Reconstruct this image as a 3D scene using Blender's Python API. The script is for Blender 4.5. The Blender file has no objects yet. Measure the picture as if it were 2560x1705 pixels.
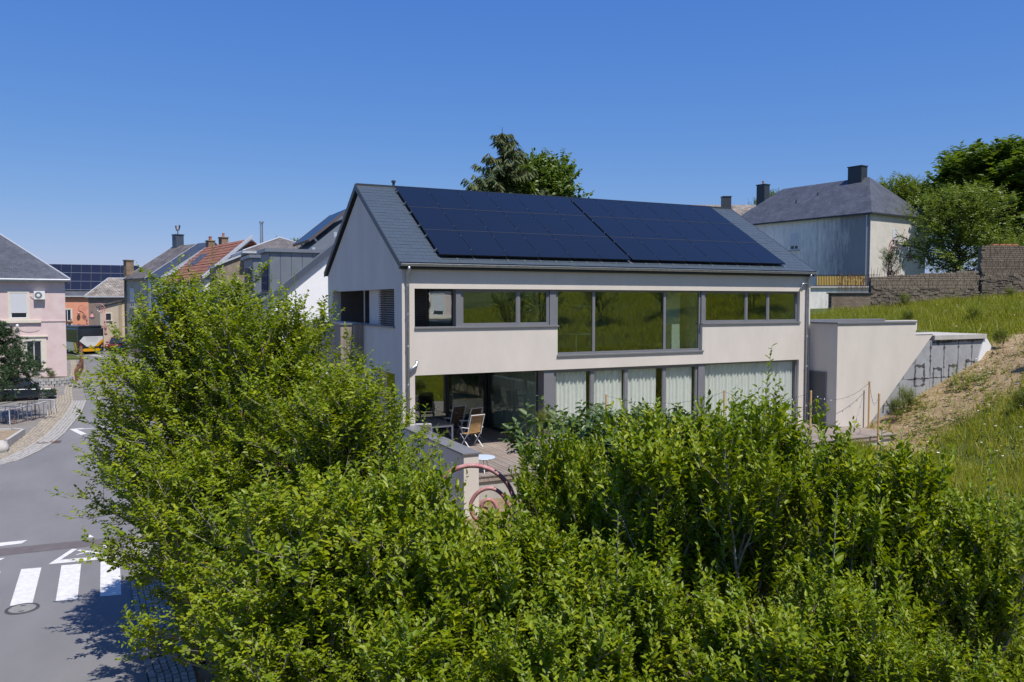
import bpy, bmesh, math, random
import numpy as np
from mathutils import Vector, Matrix
random.seed(7)
R = math.radians
sc = bpy.context.scene
# ---------------------------------------------------------------- camera
cam_d = bpy.data.cameras.new('camera'); cam = bpy.data.objects.new('camera', cam_d)
sc.collection.objects.link(cam); sc.camera = cam
cam.location = (-7.81, -23.99, 6.8)
cam.rotation_euler = (R(90 - 2.796), 0, -0.4506)
cam_d.sensor_width = 36; cam_d.lens = 28.27; cam_d.clip_start = 0.1; cam_d.clip_end = 4000
# ---------------------------------------------------------------- sky, sun, exposure
SUN_EL, SUN_X, SUN_Y = R(62), 0.156, -0.988
w = bpy.data.worlds.new('World'); sc.world = w; w.use_nodes = True
nt = w.node_tree; nt.nodes.clear()
sky = nt.nodes.new('ShaderNodeTexSky'); sky.sky_type = 'NISHITA'; sky.sun_disc = False
sky.sun_elevation = SUN_EL; sky.sun_rotation = math.atan2(SUN_X, SUN_Y)
sky.altitude = 300; sky.air_density = 1.0; sky.dust_density = 0.35; sky.ozone_density = 2.2
bg = nt.nodes.new('ShaderNodeBackground'); bg.inputs[1].default_value = 0.118
wo = nt.nodes.new('ShaderNodeOutputWorld')
# deep polarised-looking blue: each channel of the sky graded by one power curve for the whole dome
sx_ = nt.nodes.new('ShaderNodeSeparateColor'); cx_ = nt.nodes.new('ShaderNodeCombineColor'); nt.links.new(sky.outputs[0], sx_.inputs[0])
for ch, (g_, p_) in enumerate(((.53, 1.11), (.495, .734), (.642, .30))):
    pw = nt.nodes.new('ShaderNodeMath'); pw.operation = 'POWER'; pw.inputs[1].default_value = p_; nt.links.new(sx_.outputs[ch], pw.inputs[0])
    ml = nt.nodes.new('ShaderNodeMath'); ml.operation = 'MULTIPLY'; ml.inputs[1].default_value = g_ * 0.1 ** p_ / 0.118; nt.links.new(pw.outputs[0], ml.inputs[0]); nt.links.new(ml.outputs[0], cx_.inputs[ch])
nt.links.new(cx_.outputs[0], bg.inputs[0]); nt.links.new(bg.outputs[0], wo.inputs[0])
sd = bpy.data.lights.new('sun', 'SUN'); sd.energy = 4.3; sd.angle = R(0.5); sd.color = (1.0, 0.94, 0.86)
sun = bpy.data.objects.new('sun', sd); sc.collection.objects.link(sun)
sv = Vector((SUN_X * math.cos(SUN_EL), SUN_Y * math.cos(SUN_EL), math.sin(SUN_EL)))
sun.rotation_euler = sv.to_track_quat('Z', 'Y').to_euler(); sun.location = (20, -30, 60)
sc.view_settings.view_transform = 'Standard'; sc.view_settings.look = 'None'
sc.view_settings.exposure = 0.36; sc.view_settings.gamma = 1.0; sc.view_settings.use_curve_mapping = False
sc.cycles.max_bounces = 8; sc.cycles.transparent_max_bounces = 12
sc.cycles.diffuse_bounces = 3; sc.cycles.glossy_bounces = 3
sc.cycles.use_denoising = True
COL = sc.collection

# ---------------------------------------------------------------- helpers
class MB:
    """collects faces, then links them as one mesh object"""
    def __init__(s): s.v = []; s.f = []; s.m = []; s.mi = 0
    def poly(s, pts):
        n = len(s.v); s.v += [tuple(p) for p in pts]; s.f.append(tuple(range(n, n + len(pts)))); s.m.append(s.mi); return s
    def box(s, x0, y0, z0, x1, y1, z1):
        n = len(s.v)
        s.v += [(x0,y0,z0),(x1,y0,z0),(x1,y1,z0),(x0,y1,z0),(x0,y0,z1),(x1,y0,z1),(x1,y1,z1),(x0,y1,z1)]
        for q in ((0,3,2,1),(4,5,6,7),(0,1,5,4),(1,2,6,5),(2,3,7,6),(3,0,4,7)):
            s.f.append(tuple(n + i for i in q)); s.m.append(s.mi)
        return s
    def prism(s, pts, axis, a, b):
        """pts: 2D outline; axis: 'x','y','z' = extrusion axis from a to b"""
        def P(q, t):
            return (t, q[0], q[1]) if axis == 'x' else (q[0], t, q[1]) if axis == 'y' else (q[0], q[1], t)
        n = len(s.v); k = len(pts)
        s.v += [P(q, a) for q in pts] + [P(q, b) for q in pts]
        s.f.append(tuple(range(n, n + k))); s.f.append(tuple(range(n + 2*k - 1, n + k - 1, -1)))
        s.m += [s.mi, s.mi]
        for i in range(k):
            j = (i + 1) % k; s.f.append((n + j, n + i, n + k + i, n + k + j)); s.m.append(s.mi)
        return s
    def hexa(s, b, t):
        n = len(s.v); s.v += [tuple(p) for p in b] + [tuple(p) for p in t]
        for q in ((0,3,2,1),(4,5,6,7),(0,1,5,4),(1,2,6,5),(2,3,7,6),(3,0,4,7)):
            s.f.append(tuple(n + i for i in q)); s.m.append(s.mi)
        return s
    def tube(s, path, r, seg=8, cap=True):
        P = [Vector(p) for p in path]; n0 = len(s.v); k = len(P)
        rr = r if isinstance(r, (list, tuple)) else [r] * k
        prev = None
        for i in range(k):
            d = (P[min(i+1,k-1)] - P[max(i-1,0)]).normalized()
            if prev is None:
                a = d.orthogonal().normalized()
            else:
                a = (prev - d * prev.dot(d));  a = a.normalized() if a.length > 1e-6 else d.orthogonal().normalized()
            prev = a; b = d.cross(a)
            for j in range(seg):
                t = 2 * math.pi * j / seg
                s.v.append(tuple(P[i] + (a * math.cos(t) + b * math.sin(t)) * rr[i]))
        for i in range(k - 1):
            for j in range(seg):
                j2 = (j + 1) % seg
                s.f.append((n0+i*seg+j, n0+i*seg+j2, n0+(i+1)*seg+j2, n0+(i+1)*seg+j)); s.m.append(s.mi)
        if cap:
            s.f.append(tuple(n0 + j for j in range(seg - 1, -1, -1))); s.m.append(s.mi)
            s.f.append(tuple(n0 + (k-1)*seg + j for j in range(seg))); s.m.append(s.mi)
        return s
    def lathe(s, prof, c=(0,0,0), seg=16, axis='z'):
        n0 = len(s.v); k = len(prof)
        for r, h in prof:
            for j in range(seg):
                t = 2 * math.pi * j / seg; a, b = r * math.cos(t), r * math.sin(t)
                q = (a, b, h) if axis == 'z' else (h, a, b) if axis == 'x' else (b, h, a)
                s.v.append((c[0]+q[0], c[1]+q[1], c[2]+q[2]))
        for i in range(k - 1):
            for j in range(seg):
                j2 = (j + 1) % seg
                s.f.append((n0+i*seg+j, n0+i*seg+j2, n0+(i+1)*seg+j2, n0+(i+1)*seg+j)); s.m.append(s.mi)
        s.f.append(tuple(n0 + j for j in range(seg - 1, -1, -1))); s.m.append(s.mi)
        s.f.append(tuple(n0 + (k-1)*seg + j for j in range(seg))); s.m.append(s.mi)
        return s
    def mesh(s, name, mats, smooth=False):
        me = bpy.data.meshes.new(name); me.from_pydata(s.v, [], s.f)
        for m in (mats if isinstance(mats, (list, tuple)) else [mats]): me.materials.append(m)
        if any(s.m): me.polygons.foreach_set('material_index', s.m)
        if smooth: me.polygons.foreach_set('use_smooth', [True] * len(s.f))
        me.update(); return me
    def build(s, name, mats, parent=None, smooth=False, bevel=0, loc=None):
        o = bpy.data.objects.new(name, s.mesh(name, mats, smooth)); COL.objects.link(o)
        if parent is not None: o.parent = parent
        if loc: o.location = loc
        if bevel:
            b = o.modifiers.new('bevel', 'BEVEL'); b.width = bevel; b.segments = 2; b.limit_method = 'ANGLE'
        return o
def npmesh(name, verts, faces, mats, smooth=False):
    """fast mesh from numpy arrays; faces (n,k)"""
    me = bpy.data.meshes.new(name); nv = len(verts); nf, k = faces.shape
    me.vertices.add(nv); me.vertices.foreach_set('co', np.ascontiguousarray(verts, dtype=np.float32).ravel())
    me.loops.add(nf * k); me.loops.foreach_set('vertex_index', np.ascontiguousarray(faces, dtype=np.int32).ravel())
    me.polygons.add(nf); me.polygons.foreach_set('loop_start', np.arange(0, nf * k, k, dtype=np.int32))
    if smooth: me.polygons.foreach_set('use_smooth', np.ones(nf, dtype=bool))
    for m in (mats if isinstance(mats, (list, tuple)) else [mats]): me.materials.append(m)
    me.update(calc_edges=True); return me
def link(name, me, parent=None, loc=None, rz=0):
    o = bpy.data.objects.new(name, me); COL.objects.link(o)
    if parent is not None: o.parent = parent
    if loc is not None: o.location = loc
    if rz: o.rotation_euler = (0, 0, rz)
    return o
def tag(o, label, cat, group=None):
    o['label'] = label; o['category'] = cat
    if group: o['group'] = group
    return o
def thing(name, label, cat, loc=(0,0,0), rz=0, group=None):
    o = bpy.data.objects.new(name, None); COL.objects.link(o)
    o.location = loc; o.rotation_euler = (0, 0, rz); o.empty_display_size = 0.2
    return tag(o, label, cat, group)
def kids(o): return [c for c in bpy.data.objects if c.parent == o]
def dup(root, loc, rz, label, group=None, scale=1):
    r = root.copy(); COL.objects.link(r); r.location = loc; r.rotation_euler = (0, 0, rz); r.scale = (scale,)*3
    r['label'] = label
    if group: r['group'] = group
    for ch in kids(root):
        c = ch.copy(); COL.objects.link(c); c.parent = r
        for g in kids(ch):
            d = g.copy(); COL.objects.link(d); d.parent = c
    return r
def structure(o): o['kind'] = 'structure'; return o
def stuff(o): o['kind'] = 'stuff'; return o

# ---------------------------------------------------------------- materials
def newmat(name):
    m = bpy.data.materials.new(name); m.use_nodes = True; t = m.node_tree
    return m, t, t.nodes['Principled BSDF'], t.nodes['Material Output']
def mat(name, col, rough=0.6, metal=0.0, var=0.0, vscale=3.0, col2=None, bump=0.0, bscale=40.0, spec=0.5, isl=0.0, stretch=None, detail=6):
    """procedural paint: base colour broken up by noise (var / col2), optional fine relief and per-piece variation"""
    m, t, b, out = newmat(name); N = t.nodes; Lk = t.links
    b.inputs['Base Color'].default_value = (*col, 1); b.inputs['Roughness'].default_value = rough
    b.inputs['Metallic'].default_value = metal; b.inputs['Specular IOR Level'].default_value = spec
    src = None
    if var or col2 or bump:
        tc = N.new('ShaderNodeTexCoord'); vec = tc.outputs['Object']
        if stretch:
            mp = N.new('ShaderNodeMapping'); mp.inputs['Scale'].default_value = stretch; Lk.new(vec, mp.inputs[0]); vec = mp.outputs[0]
    if var or col2:
        nz = N.new('ShaderNodeTexNoise'); nz.inputs['Scale'].default_value = vscale; nz.inputs['Detail'].default_value = detail; nz.inputs['Roughness'].default_value = 0.65
        Lk.new(vec, nz.inputs['Vector'])
        cr = N.new('ShaderNodeValToRGB'); cr.color_ramp.elements[0].position = 0.34; cr.color_ramp.elements[1].position = 0.68
        c2 = col2 if col2 else tuple(min(1, c * (1 + var)) for c in col); c1 = col if col2 else tuple(c * (1 - var) for c in col)
        cr.color_ramp.elements[0].color = (*c1, 1); cr.color_ramp.elements[1].color = (*c2, 1)
        Lk.new(nz.outputs['Fac'], cr.inputs[0]); src = cr.outputs[0]
    if isl:
        gi = N.new('ShaderNodeObjectInfo'); mr = N.new('ShaderNodeMapRange')
        mr.inputs['To Min'].default_value = 1 - isl; mr.inputs['To Max'].default_value = 1 + isl; Lk.new(gi.outputs['Random'], mr.inputs['Value'])
        mx = N.new('ShaderNodeVectorMath'); mx.operation = 'SCALE'
        if src is not None: Lk.new(src, mx.inputs[0])
        else: mx.inputs[0].default_value = col
        Lk.new(mr.outputs[0], mx.inputs['Scale']); src = mx.outputs[0]
    if src is not None: Lk.new(src, b.inputs['Base Color'])
    if bump:
        n2 = N.new('ShaderNodeTexNoise'); n2.inputs['Scale'].default_value = bscale; n2.inputs['Detail'].default_value = 5
        Lk.new(vec, n2.inputs['Vector'])
        bp = N.new('ShaderNodeBump'); bp.inputs['Strength'].default_value = bump; bp.inputs['Distance'].default_value = 0.02
        Lk.new(n2.outputs['Fac'], bp.inputs['Height']); Lk.new(bp.outputs[0], b.inputs['Normal'])
    return m
def rowmat(name, c1, c2, rowh, colw, axis='XZ', mortar=(0.05,0.05,0.055), msize=0.012, rough=0.55, slope=1.0, noise=0.35, bump=0.5):
    """far roof tiling / coursed masonry: brick texture in object space, broken up by noise"""
    m, t, b, out = newmat(name); N = t.nodes; Lk = t.links
    tc = N.new('ShaderNodeTexCoord'); sp = N.new('ShaderNodeSeparateXYZ'); cb = N.new('ShaderNodeCombineXYZ')
    Lk.new(tc.outputs['Object'], sp.inputs[0])
    Lk.new(sp.outputs[axis[0]], cb.inputs['X'])
    ml = N.new('ShaderNodeMath'); ml.operation = 'MULTIPLY'; ml.inputs[1].default_value = slope
    Lk.new(sp.outputs[axis[1]], ml.inputs[0]); Lk.new(ml.outputs[0], cb.inputs['Y'])
    br = N.new('ShaderNodeTexBrick'); br.inputs['Scale'].default_value = 1.0
    br.inputs['Brick Width'].default_value = colw; br.inputs['Row Height'].default_value = rowh; br.inputs['Mortar Size'].default_value = msize
    br.inputs['Mortar Smooth'].default_value = 0.3; br.inputs['Bias'].default_value = 0.0
    br.inputs['Color1'].default_value = (*c1, 1); br.inputs['Color2'].default_value = (*c2, 1); br.inputs['Mortar'].default_value = (*mortar, 1)
    Lk.new(cb.outputs[0], br.inputs['Vector'])
    nz = N.new('ShaderNodeTexNoise'); nz.inputs['Scale'].default_value = 0.9; nz.inputs['Detail'].default_value = 8; nz.inputs['Roughness'].default_value = 0.7
    Lk.new(tc.outputs['Object'], nz.inputs['Vector'])
    mr = N.new('ShaderNodeMapRange'); mr.inputs['From Min'].default_value = 0.3; mr.inputs['From Max'].default_value = 0.7
    mr.inputs['To Min'].default_value = 1 - noise; mr.inputs['To Max'].default_value = 1 + noise; Lk.new(nz.outputs['Fac'], mr.inputs['Value'])
    vs = N.new('ShaderNodeVectorMath'); vs.operation = 'SCALE'; Lk.new(br.outputs['Color'], vs.inputs[0]); Lk.new(mr.outputs[0], vs.inputs['Scale'])
    Lk.new(vs.outputs[0], b.inputs['Base Color']); b.inputs['Roughness'].default_value = rough
    bp = N.new('ShaderNodeBump'); bp.inputs['Strength'].default_value = bump; bp.inputs['Distance'].default_value = 0.03; bp.invert = True
    Lk.new(br.outputs['Fac'], bp.inputs['Height']); Lk.new(bp.outputs[0], b.inputs['Normal'])
    return m
def glassmat(name, tint=(0.80,0.88,0.84), refl=0.10, gain=1.6):
    m, t, b, out = newmat(name); N = t.nodes; Lk = t.links; N.remove(b)
    tr = N.new('ShaderNodeBsdfTransparent'); tr.inputs[0].default_value = (*tint, 1)
    gl = N.new('ShaderNodeBsdfGlossy'); gl.inputs['Roughness'].default_value = 0.004; gl.inputs['Color'].default_value = (0.95,1.0,0.97,1)
    lw = N.new('ShaderNodeLayerWeight'); lw.inputs['Blend'].default_value = .5; p5 = N.new('ShaderNodeMath'); p5.operation = 'POWER'; p5.inputs[1].default_value = 5; Lk.new(lw.outputs['Facing'], p5.inputs[0])
    fr = N.new('ShaderNodeMath'); fr.operation = 'MULTIPLY_ADD'; fr.inputs[1].default_value = .96; fr.inputs[2].default_value = .04; Lk.new(p5.outputs[0], fr.inputs[0])
    ma = N.new('ShaderNodeMath'); ma.operation = 'MULTIPLY_ADD'; ma.inputs[1].default_value = gain; ma.inputs[2].default_value = refl; ma.use_clamp = True
    Lk.new(fr.outputs[0], ma.inputs[0])
    # slightly wavy panes
    tc = N.new('ShaderNodeTexCoord'); nz = N.new('ShaderNodeTexNoise'); nz.inputs['Scale'].default_value = 1.3; nz.inputs['Detail'].default_value = 1
    Lk.new(tc.outputs['Object'], nz.inputs['Vector']); bp = N.new('ShaderNodeBump'); bp.inputs['Strength'].default_value = 0.03; bp.inputs['Distance'].default_value = 0.05
    Lk.new(nz.outputs['Fac'], bp.inputs['Height']); Lk.new(bp.outputs[0], gl.inputs['Normal'])
    mx = N.new('ShaderNodeMixShader'); Lk.new(ma.outputs[0], mx.inputs[0]); Lk.new(tr.outputs[0], mx.inputs[1]); Lk.new(gl.outputs[0], mx.inputs[2])
    Lk.new(mx.outputs[0], out.inputs[0]); return m
def leafmat(name, dark, light, yellow, trans=0.35, rough=0.42, tcol=None):
    """foliage: each leaf its own shade (random per island), sunlight coming through the blade"""
    m, t, b, out = newmat(name); N = t.nodes; Lk = t.links
    g = N.new('ShaderNodeNewGeometry'); cr = N.new('ShaderNodeValToRGB'); e = cr.color_ramp.elements
    e[0].position = 0.0; e[0].color = (*dark, 1); e[1].position = 0.62; e[1].color = (*light, 1)
    e3 = e.new(0.985); e3.color = (*yellow, 1)
    tc = N.new('ShaderNodeTexCoord'); nz = N.new('ShaderNodeTexNoise'); nz.inputs['Scale'].default_value = 1.1; nz.inputs['Detail'].default_value = 2
    Lk.new(tc.outputs['Object'], nz.inputs['Vector'])
    ma = N.new('ShaderNodeMath'); ma.operation = 'MULTIPLY_ADD'; ma.inputs[1].default_value = 0.5; ma.inputs[2].default_value = 0.0
    Lk.new(g.outputs['Random Per Island'], ma.inputs[0])
    ad = N.new('ShaderNodeMath'); ad.operation = 'MULTIPLY_ADD'; ad.inputs[1].default_value = 0.75; Lk.new(nz.outputs['Fac'], ad.inputs[0]); Lk.new(ma.outputs[0], ad.inputs[2])
    sb = N.new('ShaderNodeMath'); sb.operation = 'SUBTRACT'; sb.inputs[1].default_value = 0.12; Lk.new(ad.outputs[0], sb.inputs[0])
    Lk.new(sb.outputs[0], cr.inputs[0]); Lk.new(cr.outputs[0], b.inputs['Base Color'])
    b.inputs['Roughness'].default_value = rough; b.inputs['Specular IOR Level'].default_value = 0.38
    tl = N.new('ShaderNodeBsdfTranslucent')
    mxc = N.new('ShaderNodeVectorMath'); mxc.operation = 'MULTIPLY'; mxc.inputs[1].default_value = tcol or (1.9, 1.8, 0.7); Lk.new(cr.outputs[0], mxc.inputs[0])
    Lk.new(mxc.outputs[0], tl.inputs[0])
    mx = N.new('ShaderNodeMixShader'); mx.inputs[0].default_value = trans; Lk.new(b.outputs[0], mx.inputs[1]); Lk.new(tl.outputs[0], mx.inputs[2])
    Lk.new(mx.outputs[0], out.inputs[0]); return m

M = {}
M['plaster'] = mat('plaster', (0.592,0.542,0.485), 0.85, var=0.065, vscale=.8, bump=0.3, bscale=90, stretch=(1,1,.45), detail=10)
M['cap'] = mat('grey_metal_coping', (0.16,0.165,0.18), 0.45, var=0.06, vscale=2)
M['frame'] = mat('grey_window_frame', (0.17,0.172,0.185), 0.45, var=0.05, vscale=2)
M['darkframe'] = mat('dark_window_frame', (0.035,0.037,0.042), 0.45)
M['blind'] = mat('dark_blind', (0.05,0.053,0.06), 0.4, metal=0.3)
M['zincpipe'] = mat('galvanised_pipe', (0.42,0.45,0.49), 0.38, metal=0.75, var=0.15, vscale=8)
M['slate'] = mat('fibre_slate', (0.050,0.070,0.092), 0.5, var=0.05, vscale=2, isl=0.045)
M['slate_base'] = mat('roof_underlay', (0.02,0.022,0.026), 0.7)
M['verge'] = mat('dark_verge_trim', (0.035,0.042,0.05), 0.45)
M['pv'] = mat('solar_cell', (0.007,0.010,0.018), 0.28, var=0.25, vscale=30, spec=0.42, stretch=(1,1,1))
M['pvframe'] = mat('solar_frame', (0.015,0.016,0.019), 0.35, metal=0.4)
M['alu'] = mat('aluminium', (0.6,0.61,0.63), 0.35, metal=0.9)
M['curtain'] = mat('sheer_curtain', (0.80,0.82,0.81), 0.8, var=0.04, vscale=6)
M['floor'] = mat('interior_floor', (0.22,0.2,0.17), 0.5)
M['inwall'] = mat('interior_wall', (0.42,0.43,0.41), 0.8)
M['inwhite'] = mat('interior_white', (0.72,0.74,0.72), 0.6)
M['white'] = mat('white_paint', (0.72,0.73,0.74), 0.5, var=0.04, vscale=4)
M['glass'] = glassmat('window_glass', (0.92,0.93,0.91), 0.02, 1.2)
M['glassup'] = glassmat('upper_window_glass', (0.80,0.86,0.82), 0.12, 1.3)
M['glassdark'] = glassmat('far_window_glass', (0.25,0.28,0.3), 0.10, 1.6)
M['dark'] = mat('dark_interior', (0.02,0.022,0.026), 0.6)
M['deck'] = mat('weathered_deck_board', (0.20,0.155,0.125), 0.75, col2=(0.33,0.285,0.25), vscale=2.4, bump=0.3, bscale=30, isl=0.16, stretch=(9,0.7,3))
M['timber'] = mat('larch_board', (0.22,0.17,0.125), 0.75, col2=(0.36,0.31,0.26), vscale=2.2, bump=0.3, bscale=25, isl=0.18, stretch=(8,8,0.7))
M['teak'] = mat('teak_slat', (0.42,0.25,0.10), 0.55, var=0.2, vscale=8, isl=0.12)
M['teakdark'] = mat('aged_teak', (0.14,0.085,0.045), 0.6, var=0.2, vscale=8)
M['asphalt'] = mat('asphalt', (0.145,0.142,0.145), 0.85, col2=(0.190,0.187,0.188), vscale=0.45, stretch=(1,.35,1), detail=11, bump=0.35, bscale=160)
M['patch'] = mat('asphalt_patch', (0.115,0.10,0.10), 0.85, var=0.12, vscale=3, bump=0.4, bscale=150)
M['paint'] = mat('road_paint', (0.52,0.51,0.49), 0.7, col2=(0.68,0.67,0.645), vscale=7, bump=0.2, bscale=120)
M['cobble'] = mat('granite_sett', (0.27,0.255,0.235), 0.8, col2=(0.36,0.34,0.315), vscale=9, bump=0.5, bscale=35, isl=0.22)
M['joint'] = mat('sandy_joint', (0.19,0.17,0.14), 0.95, var=0.25, vscale=12)
M['pave'] = mat('cobbled_path', (0.26,0.22,0.17), 0.9, col2=(0.40,0.36,0.29), vscale=4.5, bump=0.8, bscale=8)
M['concrete'] = mat('concrete', (0.42,0.40,0.37), 0.9, var=0.12, vscale=2.5, bump=0.3, bscale=30)
M['rawblock'] = mat('raw_grey_concrete', (0.30,0.305,0.32), 0.9, var=0.14, vscale=1.5, bump=0.4, bscale=25)
M['bitumen'] = mat('bitumen_smear', (0.065,0.065,0.068), 0.8)
M['iron'] = mat('cast_iron', (0.09,0.085,0.08), 0.6, var=0.2, vscale=20, bump=0.4, bscale=60)
M['black'] = mat('black_paint', (0.012,0.012,0.013), 0.4)
M['rubber'] = mat('rubber', (0.018,0.018,0.018), 0.8)
M['redlamp'] = mat('faded_red_lamp_paint', (0.36,0.11,0.115), 0.5, col2=(0.52,0.30,0.29), vscale=8, bump=0.5, bscale=50)
M['lichen'] = mat('lichen_patch', (0.42,0.40,0.36), 0.9)
M['bark'] = mat('grey_bark_with_lichen', (0.16,0.14,0.115), 0.9, col2=(0.30,0.275,0.235), vscale=9, bump=0.6, bscale=30)
M['barkdark'] = mat('dark_bark', (0.08,0.06,0.045), 0.9, var=0.3, vscale=9)
M['orangebark'] = mat('orange_lichen', (0.5,0.28,0.03), 0.9)
M['earth'] = None
M['rust'] = mat('rusty_iron', (0.10,0.045,0.03), 0.85, col2=(0.20,0.10,0.06), vscale=9)
M['postwood'] = mat('round_post_wood', (0.50,0.33,0.16), 0.75, var=0.2, vscale=6, stretch=(6,6,0.7))
M['bulb'] = mat('string_bulb', (0.7,0.72,0.74), 0.2)
# ================================================================ ground
def sz(y): return 0.0178 * min(max(0.0, y), 90.0)
def sm(t): t = min(1.0, max(0.0, t)); return t * t * (3 - 2 * t)
_rs = np.random.RandomState(3)
_wv = [(_rs.uniform(.15, 1.6), _rs.uniform(0, 6.28), _rs.uniform(0, 6.28)) for _ in range(14)]
def wob(x, y):
    s = 0.0
    for k, a, ph in _wv: s += math.sin(k * (x * math.cos(a) + y * math.sin(a)) * 1.7 + ph) / (1 + 2.2 * k)
    return s / 4.0
def ground(x, y):
    s = sz(y)
    t = sm((x + 5.5) / 5.0)
    x0 = 18.2 + 0.28 * (min(y, -1.4) + 1.4)
    r = max(0.0, x - x0)
    rise = 0.36 * r if r < 8 else 2.88 + 0.19 * (r - 8)
    rise = min(rise, 13.0)
    gf = s + t * (1.2 - s) + rise + 0.35 * sm((x - 8) / 8)
    gb = s + sm((x + 1) / 18) * (5.3 - s) + min(max(0.0, x - 27) * 0.105, 2.6) * (1 - .65 * sm((y - 12) / 6)) + 0.2 * sm((x - 17) / 3)
    k = sm((y + 0.3) / 1.4)
    if x > 26: k = sm((y + 4) / 9)
    if x < 17.7: k = sm((y - 8) / 2)
    g = gf * (1 - k) + gb * k
    if x > -4.3: g += 0.16 * wob(x, y) * sm((x - 14) / 4)
    if -40 < x < -4.0 or y > 60: g = min(g, s - 0.03) if x < 12 else g
    return g
def axis_pts(*segs):
    out = []
    for a, b, d in segs: out += list(np.arange(a, b, d))
    return np.array(out + [segs[-1][1]])
gx = axis_pts((-900,-300,150),(-300,-60,40),(-60,-14,4),(-14,13,1.0),(13,46,0.4),(46,80,3),(80,300,25),(300,900,150))
gy = axis_pts((-300,-60,40),(-60,-24,4),(-24,-16,0.8),(-16,14,0.4),(14,60,2),(60,160,10),(160,900,90))
GX, GY = np.meshgrid(gx, gy, indexing='ij')
GZ = np.array([[ground(x, y) for y in gy] for x in gx])
vv = np.stack([GX, GY, GZ], -1).reshape(-1, 3)
nx_, ny_ = len(gx), len(gy)
ii = (np.arange(nx_ - 1)[:, None] * ny_ + np.arange(ny_ - 1)[None, :]).ravel()
ff = np.stack([ii, ii + ny_, ii + ny_ + 1, ii + 1], -1)
def earthiness(x, y):
    """1 = bare loam of the newly graded bank, 0 = grown over"""
    if -7.2 < x < 4 and y < -1: return 0.8
    if x < 16: return 0.0
    a = .95 * (1 - sm((abs(y + 2.9) - 1.35 - 0.02 * (x - 18)) / 1.5))
    b = 0.9 * (1 - sm((math.hypot((x - 36) / 5, (y + 1) / 2.0) - 0.6) / 0.5))
    c = 0.7 * (1 - sm((math.hypot((x - 14) / 5, (y + 4.8) / 1.3) - 0.6) / 0.5))
    return max(a, b, c)
def groundmat():
    m, t, b, out = newmat('grown_over_soil'); N = t.nodes; Lk = t.links
    at = N.new('ShaderNodeAttribute'); at.attribute_name = 'earth'
    tc = N.new('ShaderNodeTexCoord')
    def nzr(sc_, c0, c1, p0=.35, p1=.66):
        nz = N.new('ShaderNodeTexNoise'); nz.inputs['Scale'].default_value = sc_; nz.inputs['Detail'].default_value = 9; nz.inputs['Roughness'].default_value = .7
        Lk.new(tc.outputs['Object'], nz.inputs['Vector']); cr = N.new('ShaderNodeValToRGB')
        cr.color_ramp.elements[0].position = p0; cr.color_ramp.elements[1].position = p1
        cr.color_ramp.elements[0].color = (*c0, 1); cr.color_ramp.elements[1].color = (*c1, 1); Lk.new(nz.outputs['Fac'], cr.inputs[0]); return cr, nz
    e, en = nzr(2.2, (0.27,0.19,0.10), (0.47,0.36,0.22)); g, gn = nzr(1.3, (0.085,0.112,0.030), (0.165,0.195,0.060))
    big, bn = nzr(.16, (.45,.50,.5), (1.15,1.1,1.0), .38, .62)
    gmx = N.new('ShaderNodeVectorMath'); gmx.operation = 'MULTIPLY'; Lk.new(g.outputs[0], gmx.inputs[0]); Lk.new(big.outputs[0], gmx.inputs[1])
    mk = N.new('ShaderNodeTexNoise'); mk.inputs['Scale'].default_value = 1.6; mk.inputs['Detail'].default_value = 8; Lk.new(tc.outputs['Object'], mk.inputs['Vector'])
    a1 = N.new('ShaderNodeMath'); a1.operation = 'MULTIPLY_ADD'; a1.inputs[1].default_value = 1.5; a1.inputs[2].default_value = -0.75; Lk.new(mk.outputs['Fac'], a1.inputs[0])
    a2 = N.new('ShaderNodeMath'); a2.operation = 'ADD'; Lk.new(at.outputs['Fac'], a2.inputs[0]); Lk.new(a1.outputs[0], a2.inputs[1])
    mr = N.new('ShaderNodeMapRange'); mr.inputs['From Min'].default_value = .35; mr.inputs['From Max'].default_value = .6; Lk.new(a2.outputs[0], mr.inputs['Value'])
    mx = N.new('ShaderNodeMix'); mx.data_type = 'RGBA'; Lk.new(mr.outputs[0], mx.inputs['Factor']); Lk.new(gmx.outputs[0], mx.inputs['A']); Lk.new(e.outputs[0], mx.inputs['B'])
    Lk.new(mx.outputs['Result'], b.inputs['Base Color']); b.inputs['Roughness'].default_value = .95; b.inputs['Specular IOR Level'].default_value = .1
    n3 = N.new('ShaderNodeTexNoise'); n3.inputs['Scale'].default_value = 7; n3.inputs['Detail'].default_value = 8; n3.inputs['Roughness'].default_value = .75; Lk.new(tc.outputs['Object'], n3.inputs['Vector'])
    bp = N.new('ShaderNodeBump'); bp.inputs['Strength'].default_value = 1; bp.inputs['Distance'].default_value = .14; Lk.new(n3.outputs['Fac'], bp.inputs['Height']); Lk.new(bp.outputs[0], b.inputs['Normal'])
    return m
gm = npmesh('ground', vv, ff, groundmat(), smooth=True)
att = gm.attributes.new('earth', 'FLOAT', 'POINT')
att.data.foreach_set('value', np.array([earthiness(x, y) for x in gx for y in gy], dtype=np.float32))
structure(link('ground', gm))

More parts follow.
